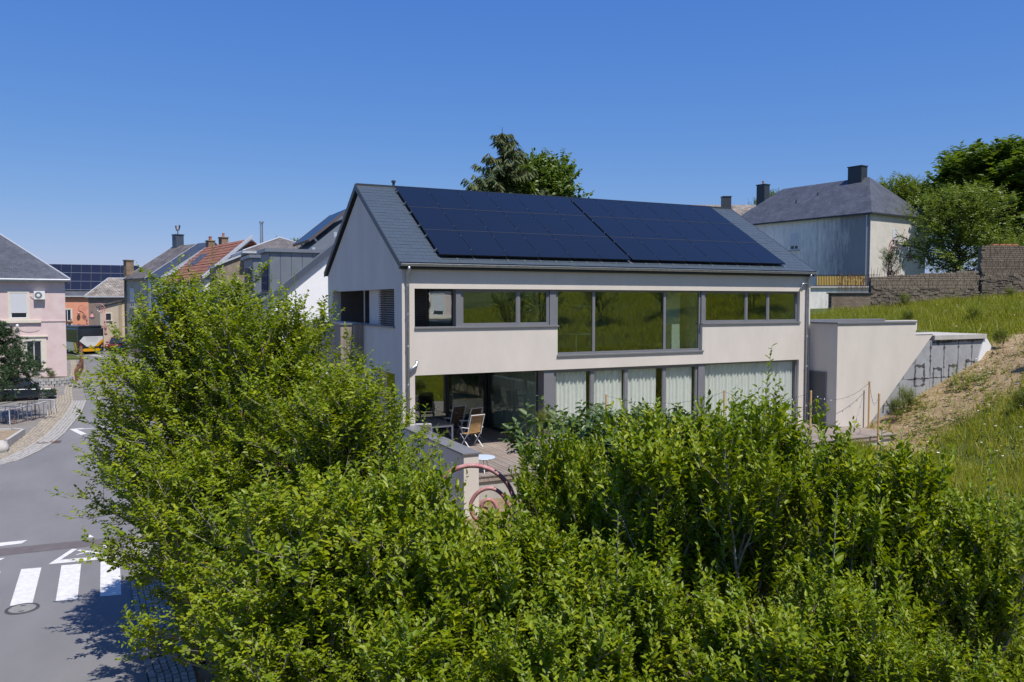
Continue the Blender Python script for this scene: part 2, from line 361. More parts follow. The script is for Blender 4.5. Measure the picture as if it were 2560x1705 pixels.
# ---------------------------------------------------------------- street
LE = [(-40,-60),(-40,13.0),(-13.2,13.2),(-12.37,13.68),(-11.74,14.48),(-11.16,16.37),(-10.81,18.11),(-10.47,20.63),(-10.03,27.44),(-9.95,32.84),(-10.35,38.56),(-10.55,50.8),(-10.8,56.7),(-11.3,64.6),(-12.6,71),(-15,77),(-20,84),(-30,92)]
RE = [(-7.5,-60),(-7.52,-8.5),(-7.6,-7.66),(-7.72,-4.83),(-7.81,-2.06),(-7.81,0),(-7.5,2.2),(-6.2,4.5),(-5.2,8),(-4.9,30),(-4.9,46),(-5.2,58),(-7.2,66.8),(-9.0,71),(-9.4,78),(-11,84),(-16,92),(-24,99)]
def resample(pts, n):
    P = [Vector((*p, 0)) for p in pts]; L = [0]
    for a, b in zip(P, P[1:]): L.append(L[-1] + (b - a).length)
    out = []
    for k in range(n):
        t = L[-1] * k / (n - 1); i = max(j for j in range(len(L)) if L[j] <= t + 1e-6); i = min(i, len(P) - 2)
        out.append(P[i].lerp(P[i+1], (t - L[i]) / max(1e-6, L[i+1] - L[i])))
    return out
def xat(pts, y):
    for (xa, ya), (xb, yb) in zip(pts, pts[1:]):
        if min(ya, yb) <= y <= max(ya, yb) and ya != yb: return xa + (xb - xa) * (y - ya) / (yb - ya)
    return pts[-1][0]
mb = MB(); ys = list(np.arange(-60, 13.0, 1.0)) + list(np.arange(13.2, 92, 0.6))
rows = []
for y in ys:
    a, b = xat(LE, y), xat(RE, y); k = 7
    rows.append([len(mb.v) + i for i in range(k + 1)])
    for i in range(k + 1):
        t = i / k; mb.v.append((a + (b - a) * t, y, sz(y) + 0.01 + 0.05 * (1 - (2 * t - 1) ** 2) * (1 if y > 14 else 0.0)))
for r0, r1 in zip(rows, rows[1:]):
    for i in range(7): mb.f.append((r0[i], r0[i+1], r1[i+1], r1[i])); mb.m.append(0)
road = structure(mb.build('road', M['asphalt'], smooth=True))
def rz_(x, y): 
    a, b = xat(LE, y), xat(RE, y); t = (x - a) / (b - a)
    return sz(y) + 0.01 + 0.05 * (1 - (2 * t - 1) ** 2) * (1 if y > 14 else 0.0)
def marking(pts, mt='paint', h=0.005, name='painted_marking', kerf=0):
    m_ = MB(); m_.poly([(x, y, rz_(x, y) + h) for x, y in pts]); return m_.build(name, M[mt], road)
marking([(-12.6,1.05),(-7.83,0.86),(-7.83,1.5),(-12.6,1.78)], 'patch', 0.004, 'asphalt_patch')
marking([(-40,1.9),(-12.6,1.05),(-12.6,1.78),(-40,2.7)], 'patch', 0.004, 'asphalt_patch')
for k in range(6):
    x = -8.02 - 0.9 * k
    marking([(x, -0.74 + .11*k), (x - .45, -0.66 + .11*k), (x - .40, -3.45 + .12*k), (x + .04, -3.54 + .12*k)], name='zebra_stripe')
for q in ([(-9.68,-0.31),(-7.9,-0.52),(-8.16,-0.19),(-9.42,-0.03)], [(-7.9,-0.52),(-8.35,0.83),(-8.48,0.84),(-8.16,-0.19)], [(-9.68,-0.31),(-9.42,-0.03),(-9.07,0.78),(-9.2,0.85)]):
    marking(q)
marking([(-9.1,.20),(-9.04,.30),(-8.53,.60),(-8.59,.49)], h=.006); marking([(-9.0,.69),(-9.08,.60),(-8.50,.03),(-8.44,.10)], h=.009)
marking([(-8.8,2.07),(-8.9,1.8),(-8.69,1.77)])
marking([(-11.6,1.88),(-10.49,1.96),(-10.38,2.24),(-11.6,2.3)])
marking([(-11.6,.35),(-10.95,.40),(-10.75,.75),(-11.6,.8)])
for q in ([(-10.35,21.86),(-8.4,21.75),(-8.4,21.45),(-10.0,21.5)], [(-10.35,21.86),(-10.0,21.5),(-9.5,19.9),(-9.75,19.7)]): marking(q)
for q in ([(-10.3,41.1),(-9.5,40.8),(-9.5,40.7),(-10.3,41.0)], [(-10.2,36.75),(-9.4,36.3),(-9.4,36.2),(-10.2,36.65)], [(-10.1,41.9),(-9.9,42.3),(-9.85,41.85)], [(-9.9,37.3),(-9.7,37.6),(-9.65,37.2)]): marking(q)
marking([(-10.0,33.0),(-9.35,33.0),(-8.9,34.2),(-6,38.5),(-6,40.0),(-8.3,36.6),(-9.3,34.5)], 'cobble', .006, 'cobbled_band')
marking([(-11.0,69.0),(-9.4,66),(-7.4,62.0),(-7.0,62.3),(-9.0,66.8),(-10.6,69.8)], 'cobble', .006, 'cobbled_band')

# right-hand sett strip: kerb row and five rows of setts, each its own stone
strip = MB()
SY = np.arange(-16, 3.01, 0.5)
def strip_x(y, t):  # t 0 = road side, 1 = garden side
    a = xat(RE, y); b = a + 0.76 if y < 0 else a + 0.76 + 0.5 * y
    return a + (b - a) * t
for y0, y1 in zip(SY, SY[1:]):
    strip.poly([(strip_x(y0, 0) , y0, .035), (strip_x(y0, 1), y0, .035), (strip_x(y1, 1), y1, .035), (strip_x(y1, 0), y1, .035)])
pav = structure(strip.build('sett_pavement', M['joint']))
sett = MB().box(-.5,-.5,-.07,.5,.5,.0)
sm_ = sett.mesh('sett', M['cobble'])
_b = bmesh.new(); _b.from_mesh(sm_); bmesh.ops.bevel(_b, geom=[e for e in _b.edges if all(v.co.z > -.01 for v in e.verts)] , offset=.07, segments=1, affect='EDGES'); _b.to_mesh(sm_); _b.free()
rows_ = []
for i in range(6):
    y = -9.4
    ln = 0.15 if i else 0.17
    y += random.uniform(0, .15)
    while y < 2.4:
        l = ln * random.uniform(.85, 1.2)
        rows_.append((i, y + l / 2, l)); y += l + .014
rows_.sort(key=lambda q: q[1])
drain_box = lambda x, y: -7.5 < x < -6.98 and -7.52 < y < -6.95
rest = MB(); cnt = 0
for i, y, l in rows_:
    wd = 0.76 / 6
    x = strip_x(y, (i + .5) / 6)
    if drain_box(x, y): continue
    h = .055 + random.uniform(-.008, .008) + (.012 if i == 0 else 0)
    if cnt < 300 and y < -.2 and (random.random() < .86):
        o = link('sett', sm_, pav, (x, y, h), random.uniform(-.06, .06)); o.scale = (wd * .88, l * .95, 1); cnt += 1
    else:
        rest.box(x - wd*.44, y - l*.475, -.02, x + wd*.44, y + l*.475, h)
stuff(rest.build('far_setts', M['cobble'], pav))
# left-hand band of light setts along the bend (stones of a few pixels: one part)
left = MB(); base = MB()
lb = resample([p for p in LE if 13 < p[1] < 33], 150)
far_path = []
for k, (a, b) in enumerate(zip(lb, lb[1:])):
    d = (b - a).normalized(); n = Vector((-d.y, d.x, 0))
    for i in range(5):
        wv = .155
        for (s0, s1) in ((.03, .97),):
            p0 = a.lerp(b, s0) + n * (i * wv + .01); p1 = a.lerp(b, s1) + n * (i * wv + .01); p2 = p1 + n * (wv - .02); p3 = p0 + n * (wv - .02)
            h = .045 + random.uniform(-.01, .01)
            bt = [(p.x, p.y, sz(p.y) - .02) for p in (p0, p1, p2, p3)]; tp = [(p.x, p.y, sz(p.y) + h) for p in (p0, p1, p2, p3)]
            left.hexa(bt, tp)
path_pts = [p for p in LE if 13 < p[1] < 66]
pp = resample(path_pts, 80)
pm = MB()
for a, b in zip(pp, pp[1:]):
    pm.poly([(a.x - 6 if a.y < 45 else a.x - 3, a.y, sz(a.y) + .025), (a.x - .02, a.y, sz(a.y) + .025), (b.x - .02, b.y, sz(b.y) + .025), (b.x - 6 if b.y < 45 else b.x - 3, b.y, sz(b.y) + .025)])
lp = structure(pm.build('forecourt', mat('forecourt_asphalt', (0.20,0.185,0.165), 0.9, var=.12, vscale=1.2, bump=.4, bscale=60)))
stuff(left.build('kerb_setts', mat('pale_sett', (0.36,0.345,0.315), .85, var=.2, vscale=9), lp))
cob = MB()
for a, b in zip(pp, pp[1:]):
    d = (b - a).normalized(); n = Vector((-d.y, d.x, 0)); wdt = 1.0 if a.y < 36 else .6
    L = (b - a).length; nn = max(1, int(L / .17))
    for s in range(nn):
        for i in range(int(wdt / .16)):
            if random.random() < .04: continue
            p = a.lerp(b, (s + .5) / nn) + n * (.80 + i * .16 + random.uniform(-.02, .02))
            q = random.uniform(.055, .078); h = sz(p.y) + .05 + random.uniform(-.015, .015)
            cob.hexa([(p.x-q,p.y-q,h-.06),(p.x+q,p.y-q,h-.06),(p.x+q,p.y+q,h-.06),(p.x-q,p.y+q,h-.06)], [(p.x-q*.75,p.y-q*.75,h),(p.x+q*.75,p.y-q*.75,h),(p.x+q*.75,p.y+q*.75,h),(p.x-q*.75,p.y+q*.75,h)])
stuff(cob.build('path_cobbles', mat('tan_cobble', (0.27,0.225,0.165), .9, col2=(0.44,0.39,0.31), vscale=5, bump=.5, bscale=20), lp))

# ================================================================ main house
HX, HY, ZE, ZR = 17.16, 9.95, 8.03, 11.05
ZT, ZS, ZL, ZB, DK = 7.213, 6.0, 4.482, 4.976, 1.9
house = thing('modern_house', 'modern beige plastered house with dark slate gable roof and grey framed windows', 'house')
wl = MB()
# gable side (x = 0)
wl.box(0,0,-.2,.41,.78,ZT).box(0,9.18,-.2,.35,HY,ZT).box(0,2.79,-.2,.35,9.18,ZL)
wl.box(0,.78,ZL,.35,9.18,ZS).box(0,0,ZT,.35,HY,7.86)
wl.prism([(0,7.86),(HY,7.86),(HY/2,7.86+ (ZR-ZE)*.955)], 'x', 0, .35)
wl.prism([(0,7.86),(HY,7.86),(HY/2,7.86+ (ZR-ZE)*.955)], 'x', HX-.35, HX)
# street-less long facade (y = 0)
wl.box(.351,0,ZT,HX,.35,7.9).box(.41,0,ZL,5.524,.35,ZS).box(5.524,0,ZL,11.72,.35,ZB).box(11.72,0,ZL,HX,.35,ZS)
wl.box(16.6,0,1.5,HX,.35,ZL).box(16.6,0,ZS,HX,.35,ZT)
wl.box(HX-.35,.35,1.5,HX,HY,7.9).box(.35,HY-.35,-.2,HX-.35,HY,7.9)
wl.box(0,.78,-.2,.35,2.79,DK-.15).box(.41,.1,-.2,16.6,.35,DK-.12)
wl.build('wall', M['plaster'], house)
# floors, inner walls, ceiling
MB().box(.35,.35,4.55,HX-.35,HY-.35,4.85).build('upper_floor', M['floor'], house)
MB().box(5.0,.3,1.7,HX-.35,HY-.35,1.88).build('ground_floor', M['floor'], house)
MB().box(.41,.35,ZL-.02,5.05,4.9,4.549).build('loggia_ceiling', M['inwhite'], house)
MB().box(.35,.36,7.35,HX-.35,HY-.35,7.5).build('attic_floor', M['inwhite'], house)
iw = MB(); iw.box(2.2,5.6,4.85,HX-.36,5.75,7.35).box(5.3,6.4,1.88,HX-.36,6.5,4.55)
iw.box(11.75,.4,4.85,11.9,3.2,7.35).box(5.3,1.2,4.85,5.42,5.6,7.35)
iw.build('inner_wall', M['inwall'], house)
wc = MB(); wc.box(10.72,.55,4.85,11.08,.95,5.95).box(10.72,1.0,4.85,11.45,1.06,7.3); wc.build('white_cupboard', M['inwhite'], house)
# grey column between loggia and glazed front, sills, copings
MB().box(5.03,.06,DK-.1,5.42,.5,ZL-.02).build('column', M['frame'], house, bevel=.006)
MB().box(5.27,.09,ZS+.0,5.512,.34,ZT-.002).build('column', M['frame'], house)
MB().box(11.735,.09,ZS,11.88,.34,ZT-.002).build('column', M['frame'], house)
MB().box(1.84,.09,ZS,2.01,.34,ZT-.002).build('column', M['frame'], house)
for x0, x1, z in ((.40,5.56,ZS),(11.68,16.62,ZS),(5.49,11.76,ZB)):
    MB().box(x0,-.055,z-.055,x1,.34,z+.004).build('sill', M['frame'], house, bevel=.006)
MB().box(-.05,.74,ZS-.045,.40,4.46,ZS+.006).build('sill', M['frame'], house)
def window(x0, x1, z0, z1, y, parts, axis='x', fr=.06, fm='frame', gm_='glass', sub=.0):
    """framed glazing in a wall: parts = mullion positions; one frame mesh and a pane for each light"""
    f = MB(); d = .07
    def bx(a0, a1, b0, b1, m_=f, e=0.0):
        if axis == 'x': m_.box(a0, y - e, b0, a1, y + d + e, b1)
        else: m_.box(y - e, a0, b0, y + d + e, a1, b1)
    bx(x0, x1, z0, z0 + fr); bx(x0, x1, z1 - fr, z1); bx(x0, x0 + fr, z0 + fr, z1 - fr); bx(x1 - fr, x1, z0 + fr, z1 - fr)
    for p_ in parts: bx(p_ - fr*.75, p_ + fr*.75, z0 + fr, z1 - fr, f, .004)
    fo = f.build('window', M[fm], house)
    xs = [x0 + fr] + list(parts) + [x1 - fr]
    for a, b in zip(xs, xs[1:]):
        g = MB()
        ra = a if a == x0 + fr else a + fr*.75; rb = b if b == x1 - fr else b - fr*.75
        if sub:  # casement frame
            s2 = sub
            sf = MB()
            for q in ((ra, rb, z0+fr, z0+fr+s2), (ra, rb, z1-fr-s2, z1-fr), (ra, ra+s2, z0+fr+s2, z1-fr-s2), (rb-s2, rb, z0+fr+s2, z1-fr-s2)): bx(*q, sf, -.012)
            sf.build('casement', M[fm], fo); ra += s2; rb -= s2; za, zb = z0+fr+s2, z1-fr-s2
        else: za, zb = z0 + fr, z1 - fr
        if axis == 'x': g.box(ra, y + d*.5 - .006, za, rb, y + d*.5 + .006, zb)
        else: g.box(y + d*.5 - .006, ra, za, y + d*.5 + .006, rb, zb)
        g.build('pane', M[gm_], fo)
    return fo
window(2.02, 5.26, ZS+.01, ZT, .13, [4.09], sub=.035, gm_='glassup')
window(5.53, 11.715, ZB+.01, ZT, .13, [7.04, 10.08], fr=.07, gm_='glassup')
window(11.89, 16.595, ZS+.01, ZT, .13, [13.95, 15.05], sub=.03, gm_='glassup')
window(5.43, 11.6, DK-.02, ZL-.01, .12, [6.98, 8.40, 10.08], fr=.075, sub=.03)
MB().box(11.6,.06,DK-.1,11.9,.5,ZL-.02).build('column', M['frame'], house)
window(11.91, 16.595, DK-.02, ZL-.01, .12, [], fr=.06)
# corner loggia upstairs: side glazing, back wall with blind, deep balcony recess
window(.40, 2.9, ZS-.95, ZT+.1, 1.85, [], axis='y', fr=.07, fm='darkframe', gm_='glassup')
MB().box(1.86,4.2,4.85,1.98,9.19,7.35).build('loggia_side_wall', M['plaster'], house)
def blind(x0, x1, z0, z1, y, axis='x', pitch=.075, mt='blind', dz=.035):
    b_ = MB(); z = z1
    while z > z0:
        if axis == 'x': b_.hexa([(x0,y,z),(x1,y,z),(x1,y+.05,z+dz),(x0,y+.05,z+dz)], [(x0,y,z+.004),(x1,y,z+.004),(x1,y+.05,z+dz+.004),(x0,y+.05,z+dz+.004)])
        else: b_.hexa([(y,x0,z),(y,x1,z),(y+.05,x1,z+dz),(y+.05,x0,z+dz)], [(y,x0,z+.004),(y,x1,z+.004),(y+.05,x1,z+dz+.004),(y+.05,x0,z+dz+.004)])
        z -= pitch
    return b_.build('venetian_blind', M[mt], house)
blind(.85, 2.93, 6.05, 7.18, .10, axis='y'); blind(2.92, 4.2, 4.95, 7.3, 1.80, axis='y'); MB().box(1.88,2.91,4.85,1.97,4.2,7.35).build('dark_panel', M['darkframe'], house)
MB().box(.20,2.95,ZS+.002,.40,4.38,ZT-.002).build('pier', M['plaster'], house)
brown = mat('brown_cladding', (0.11,0.085,0.07), .7, var=.1)
MB().box(.36,9.10,4.85,1.98,9.178,7.35).build('cladding', brown, house)
MB().box(.02,4.415,ZS,.055,4.455,ZT).build('corner_post', M['zincpipe'], house)
# lower loggia glazing
window(.45, 4.98, DK-.02, ZL-.03, 4.79, [1.7, 3.37], fr=.09, fm='darkframe', gm_='glassup')
window(.52, 4.78, DK-.02, ZL-.03, 5.02, [], axis='y', fr=.08, fm='darkframe', gm_='glassup')
blind(.5, 3.1, 3.55, ZL-.05, 4.9, pitch=.085, mt='alu')
# things behind the upper glass
rtab = thing('round_table', 'white round table seen through the wide upper window', 'table', (7.6,2.3,4.85)); MB().lathe([(.62,.72),(.64,.74),(.62,.76)], seg=28).build('table_top', M['inwhite'], rtab); MB().lathe([(.25,0),(.25,.02),(.04,.05),(.04,.72)], seg=14).build('pedestal', M['inwhite'], rtab)
plmp = thing('pendant_lamp', 'flat white pendant lamp hanging behind the wide upper window', 'lamp', (7.9,2.4,6.62)); MB().lathe([(.05,.03),(.42,.0),(.43,.015),(.06,.06)], seg=24).build('shade', M['inwhite'], plmp); MB().tube([(0,0,.05),(0,0,.73)], .006, 5).build('cord', M['black'], plmp)
# curtains
def curtain(x0, x1, y, z0, z1, amp=.045, per=.17, axis='x', name='curtain'):
    n = int((x1 - x0) / .028); V = []; F = []
    ph = random.uniform(0, 6)
    for i in range(n + 1):
        x = x0 + (x1 - x0) * i / n
        a = amp * (math.sin(2*math.pi*(x/per) + ph + 1.3*math.sin(x*1.9)) + .45*math.sin(2*math.pi*x/(per*2.3) + 1))
        for z in (z0, z0 + (z1 - z0) * .5, z1):
            k = 1.0 if z < z1 else .55
            V.append((x, y + a * k, z) if axis == 'x' else (y + a * k, x, z))
    for i in range(n):
        for j in range(2): F.append((i*3+j, (i+1)*3+j, (i+1)*3+j+1, i*3+j+1))
    return link(name, npmesh(name, np.array(V), np.array(F), M['curtain'], True), house)
curtain(5.5, 6.80, .27, DK+.03, ZL-.06); curtain(7.0, 8.3, .27, DK+.03, ZL-.06); curtain(8.45, 9.85, .27, DK+.03, ZL-.06); curtain(10.1, 11.45, .27, DK+.03, ZL-.06)
curtain(11.95, 16.5, .27, DK+.03, ZL-.06)
curtain(.75, 4.5, 5.16, DK+.03, ZL-.06, axis='y')
# roof: deck, slates, verge, gutter
OV = .16; S0 = Vector((0, -OV, ZE - .02)); S1 = Vector((0, HY/2, ZR)); sl = (S1 - S0); SLEN = sl.length; sl.normalize(); sn = Vector((1,0,0)).cross(sl)
ang = math.atan2(sl.z, sl.y)
rf = MB(); X0, X1 = -.10, HX + .10
th = .14
for sgn in (0, 1):
    yy = lambda y: y if not sgn else HY - y
    rf.prism([(yy(-OV), ZE-.02), (HY/2, ZR), (HY/2, ZR - th/math.cos(ang)), (yy(-OV), ZE-.02-th)], 'x', X0, X1)
roof = rf.build('roof', M['slate_base'], house)
vg = MB()
for xx in (X0 - .03, X1):
    for sgn in (0, 1):
        yy = lambda y: y if not sgn else HY - y
        vg.prism([(yy(-OV-.02), ZE+.0), (HY/2, ZR+.03), (HY/2, ZR-.2), (yy(-OV-.02), ZE-.2)], 'x', xx, xx + .03)
vg.box(X0, HY/2-.12, ZR-.05, X1, HY/2+.12, ZR+.035)
vg.build('verge_trim', M['verge'], roof)
RW, CW = SLEN / 25, .335
slm = MB().hexa([(.002,0,.0),(CW-.002,0,.0),(CW-.002,RW*1.12,-.004),(.002,RW*1.12,-.004)], [(.002,0,.009),(CW-.002,0,.009),(CW-.002,RW*1.12,.002),(.002,RW*1.12,.002)]).mesh('slate', M['slate'])
rot = Matrix((Vector((1,0,0)), sl, sn)).transposed().to_euler()
hid = MB(); nsl = 0
for r_ in range(25):
    off = (r_ % 2) * CW / 2
    c = 0
    while True:
        x = X0 + c * CW - off; c += 1
        if x >= X1 - .02: break
        p_ = S0 + sl * (r_ * RW) + sn * (.012 + random.uniform(-.0015, .003)); xm = x + CW / 2
        xa = max(x, X0); 
        vis = (xm < 1.5 or r_ < 1 or (xm > 15.75))
        if vis and nsl < 300:
            o = link('slate', slm, roof, (xa, p_.y, p_.z)); o.rotation_euler = rot; nsl += 1
            wv = min(x + CW, X1) - xa
            if wv < CW - .001: o.scale = (wv / CW, 1, 1)
        else:
            xb = min(x + CW, X1); q0 = p_; q1 = p_ + sl * RW * 1.1
            n_ = sn * .012
            hid.hexa([(xa+.004,q0.y,q0.z),(xb-.004,q0.y,q0.z),(xb-.004,q1.y,q1.z),(xa+.004,q1.y,q1.z)], [(xa+.004,q0.y+n_.y,q0.z+n_.z),(xb-.004,q0.y+n_.y,q0.z+n_.z),(xb-.004,q1.y,q1.z+.002),(xa+.004,q1.y,q1.z+.002)])
stuff(hid.build('covered_slates', M['slate'], roof))
# gutter: half-round with brackets
gt = MB(); gy0, gz0, gr = -OV - .07, ZE - .06, .075
segs = 8; pr = [(gy0 + gr*math.cos(math.pi + math.pi*i/segs), gz0 + gr*math.sin(math.pi + math.pi*i/segs)) for i in range(segs + 1)]
pr2 = [(gy0 + (gr-.006)*math.cos(2*math.pi - math.pi*i/segs), gz0 + (gr-.006)*math.sin(2*math.pi - math.pi*i/segs)) for i in range(segs + 1)]
for i in range(segs):
    a, b = pr[i], pr[i+1]; gt.poly([(X0,*a),(X0,*b),(X1,*b),(X1,*a)])
gt.tube([(X0, gy0-gr, gz0), (X1, gy0-gr, gz0)], .011, 6)
gt.poly([(X0,*q) for q in pr]); gt.poly([(X1,*q) for q in pr])
gut = gt.build('gutter', M['zincpipe'], house)
gb = MB()
for k in range(31):
    x = X0 + .25 + k * .56
    for i in range(segs):
        a, b = pr[i], pr[i+1]; e = 1.06
        A = [(gy0+(q[0]-gy0)*e, gz0+(q[1]-gz0)*e) for q in (a, b)]
        gb.poly([(x,*A[0]),(x,*A[1]),(x+.025,*A[1]),(x+.025,*A[0])])
gb.build('bracket', M['zincpipe'], gut)
gt2 = MB(); gt2.box(X0,-.10,ZE-.22,X1,.0-.004,ZE-.12); gt2.build('fascia', M['verge'], roof)
dp = MB(); dp.tube([(.16,gy0,gz0-gr),(.16,gy0,gz0-.18),(.16,-.09,gz0-.30),(.16,-.09,1.2)], .05, 10); dpo = dp.build('downpipe', M['zincpipe'], house, smooth=True)
dp = MB(); dp.tube([(16.93,gy0,gz0-gr),(16.93,gy0,gz0-.15),(16.93,-.09,gz0-.30),(16.93,-.09,1.7)], .05, 10); dp.build('downpipe', M['zincpipe'], house, smooth=True)
for x in (.16, 16.93):
    for z in (2.6,4.2,5.4,6.4,7.3): MB().lathe([(.06,-.015),(.06,.015)], (x,-.09,z), 10).build('pipe_clip', M['zincpipe'], house)
MB().tube([(.16,-.09,4.62),(.30,-.10,4.73),(.42,-.09,4.80),(.47,-.02,4.90),(.47,.02,4.95)], [.05,.05,.05,.05,.05], 8).build('overflow_pipe', M['zincpipe'], house, smooth=True)
MB().tube([(16.93,-.09,7.52),(16.62,-.12,7.52),(16.58,-.12,7.45),(16.58,-.10,7.2)], .03, 7).build('rain_hopper', M['zincpipe'], house, smooth=True)
MB().lathe([(.05,0),(.05,.16),(.085,.16),(.085,.22),(.05,.24)], (1.32,HY/2-.02,ZR), 10).build('roof_vent', M['verge'], house)
# timber balcony on the gable: boards one by one
bal = MB().box(-.80,4.50,4.3,0,9.15,4.42).build('balcony', M['frame'], house)
k = 0; bw = .105
bm1 = MB().box(0,0,0,.022,bw-.008,1.72).mesh('board', M['timber']); bm2 = MB().box(0,0,0,bw-.008,.022,1.72).mesh('board', M['timber'])
y = 4.44
while y < 9.1: link('board', bm1, bal, (-.84, y, 4.25)); y += bw
x = -.815
while x < -.03: link('board', bm2, bal, (x, 4.44, 4.25)); x += bw
MB().box(-.87,4.40,5.975,0.0,4.50,6.03).box(-.87,4.501,5.975,-.77,9.15,6.03).build('coping', M['frame'], bal)
# terrace parapet
par = MB().box(0,-5.0,-.2,.42,-.002,2.86).build('terrace_parapet', M['plaster'], house)
MB().box(-.04,-5.04,2.86,.46,-.003,2.91).build('coping', M['cap'], par, bevel=.006)

# ---------------------------------------------------------------- solar arrays
pvm = {}
def solar(x0, nx, label, s0=.32, pw=1.208, ph=1.79):
    t = thing('solar_array', label, 'solar panels', (x0, S0.y, S0.z), group='solar arrays on the slate roof')
    t.rotation_euler = rot
    if not pvm:
        pvm['p'] = MB().box(.012,.012,.12,pw-.012,ph-.012,.150).mesh('solar_panel', M['pv'])
        f = MB(); f.box(0.004,0.004,.115,pw-.004,.014,.153).box(.004,ph-.014,.115,pw-.004,ph-.004,.153).box(.004,.014,.115,.014,ph-.014,.153).box(pw-.014,.014,.115,pw-.004,ph-.014,.153)
        pvm['f'] = f.mesh('panel_frame', M['pvframe'])
        c = MB(); c.box(-.012,.37,.1,.012,.40,.156).box(-.012,ph-.40,.1,.012,ph-.37,.156); pvm['c'] = c.mesh('clamp', mat('clamp_grey', (.22,.22,.23), .5, metal=.5))
    for i in range(nx):
        for j in range(3):
            p_ = link('solar_panel', pvm['p'], t, (i * pw, s0 + j * ph, 0)); link('panel_frame', pvm['f'], p_); link('clamp', pvm['c'], p_)
            if j: link('row_trim', pvm.setdefault('r', MB().box(0,-.006,.15,pw,.006,.156).mesh('row_trim', mat('satin_trim', (0.16,0.15,0.14), .4, metal=.5))), p_)
    rl = MB()
    for j in range(3):
        for q in (.38, ph - .38): rl.box(-.06, s0 + j*ph + q - .02, .05, nx*pw + .06, s0 + j*ph + q + .02, .112)
    rl.build('mounting_rail', M['alu'], t)
    lg_ = MB()
    for i in range(nx * 2 + 1):
        for j in range(3): lg_.box(i*pw/2 - .015, s0 + j*ph + .36, .01, i*pw/2 + .015, s0 + j*ph + .40, .05)
        lg_.box(i*pw/2 - .02, s0 - .09, .012, i*pw/2 + .02, s0 + .05, .03)
    stuff(lg_.build('roof_hook', M['alu'], t))
solar(1.28, 6, 'left block of eighteen black solar panels on the slate roof')
solar(8.60, 6, 'right block of eighteen black solar panels on the slate roof')

# ---------------------------------------------------------------- terrace deck
deck = thing('terrace_deck', 'weathered wooden terrace deck of long boards in front of the glazed ground floor', 'deck')
pw_ = .142; n_ = int((18.1 - .46) / pw_)
ma_ = MB().box(0,-3.47,DK-.03,pw_-.011,4.78,DK).mesh('plank', M['deck']); mb_ = MB().box(0,-3.47,DK-.03,pw_-.011,.20,DK).mesh('plank', M['deck'])
mc_ = MB().box(0,-3.47,DK-.03,pw_-.011,-1.42,DK).mesh('plank', M['deck'])
for i in range(n_):
    x = .46 + i * pw_
    link('plank', ma_ if x < 4.85 else mb_ if x < 17.0 else mc_, deck, (x, 0, random.uniform(-.003, .003)))
MB().box(.46,-3.44,DK-.17,18.1,-3.40,DK-.035).build('edge_board', M['deck'], deck)
jo = MB()
for y in np.arange(-3.2, .2, .5): jo.box(.46, y, DK-.16, 18.0, y + .06, DK-.031)
jo.box(.46,.4,DK-.2,4.95,4.75,DK-.04); jo.build('joist', M['barkdark'], deck)
MB().box(.46,-3.38,.6,18.1,.0,DK-.18).build('plinth', M['concrete'], deck)

# ================================================================ garage wing and retaining wall
ga = thing('garage_wing', 'beige plastered garage block with flat roof and grey door, dug into the bank', 'garage')
g_ = MB(); g_.box(17.17,-1.40,1.2,17.42,.0,5.93).box(17.42,-1.40,1.2,18.3,-1.1,5.93)
g_.prism([(18.3,1.2),(22.7,5.44),(21.62,5.44),(21.62,5.93),(18.3,5.93)], 'y', -1.40, -1.1)
g_.box(17.42,1.9,1.2,26.0,2.2,5.93)
g_.build('wall', M['plaster'], ga)
MB().box(17.42,-1.1,5.55,21.6,1.9,5.70).build('flat_roof', M['rawblock'], ga)
MB().box(17.12,-1.45,5.93,21.68,-1.05,6.0).box(17.12,-1.049,5.93,17.46,.0-.06,6.0).build('coping', M['cap'], ga, bevel=.006)
MB().box(17.2,1.85,5.931,23.8,2.25,6.02).build('rear_coping', M['cap'], ga)
dr = MB().box(17.13,-.90,1.85,17.175,-.05,4.04).build('door', M['frame'], ga)
MB().box(17.125,-.86,1.88,17.14,-.09,4.0).build('door_leaf', mat('door_grey', (0.075,0.08,0.088), .5), dr)
MB().tube([(17.12,-.78,2.95),(17.07,-.78,2.95),(17.07,-.66,2.95)], .012, 6).build('handle', M['alu'], dr)
rw = thing('retaining_wall', 'raw grey block retaining wall with bitumen smeared joints below a concrete slab', 'wall')
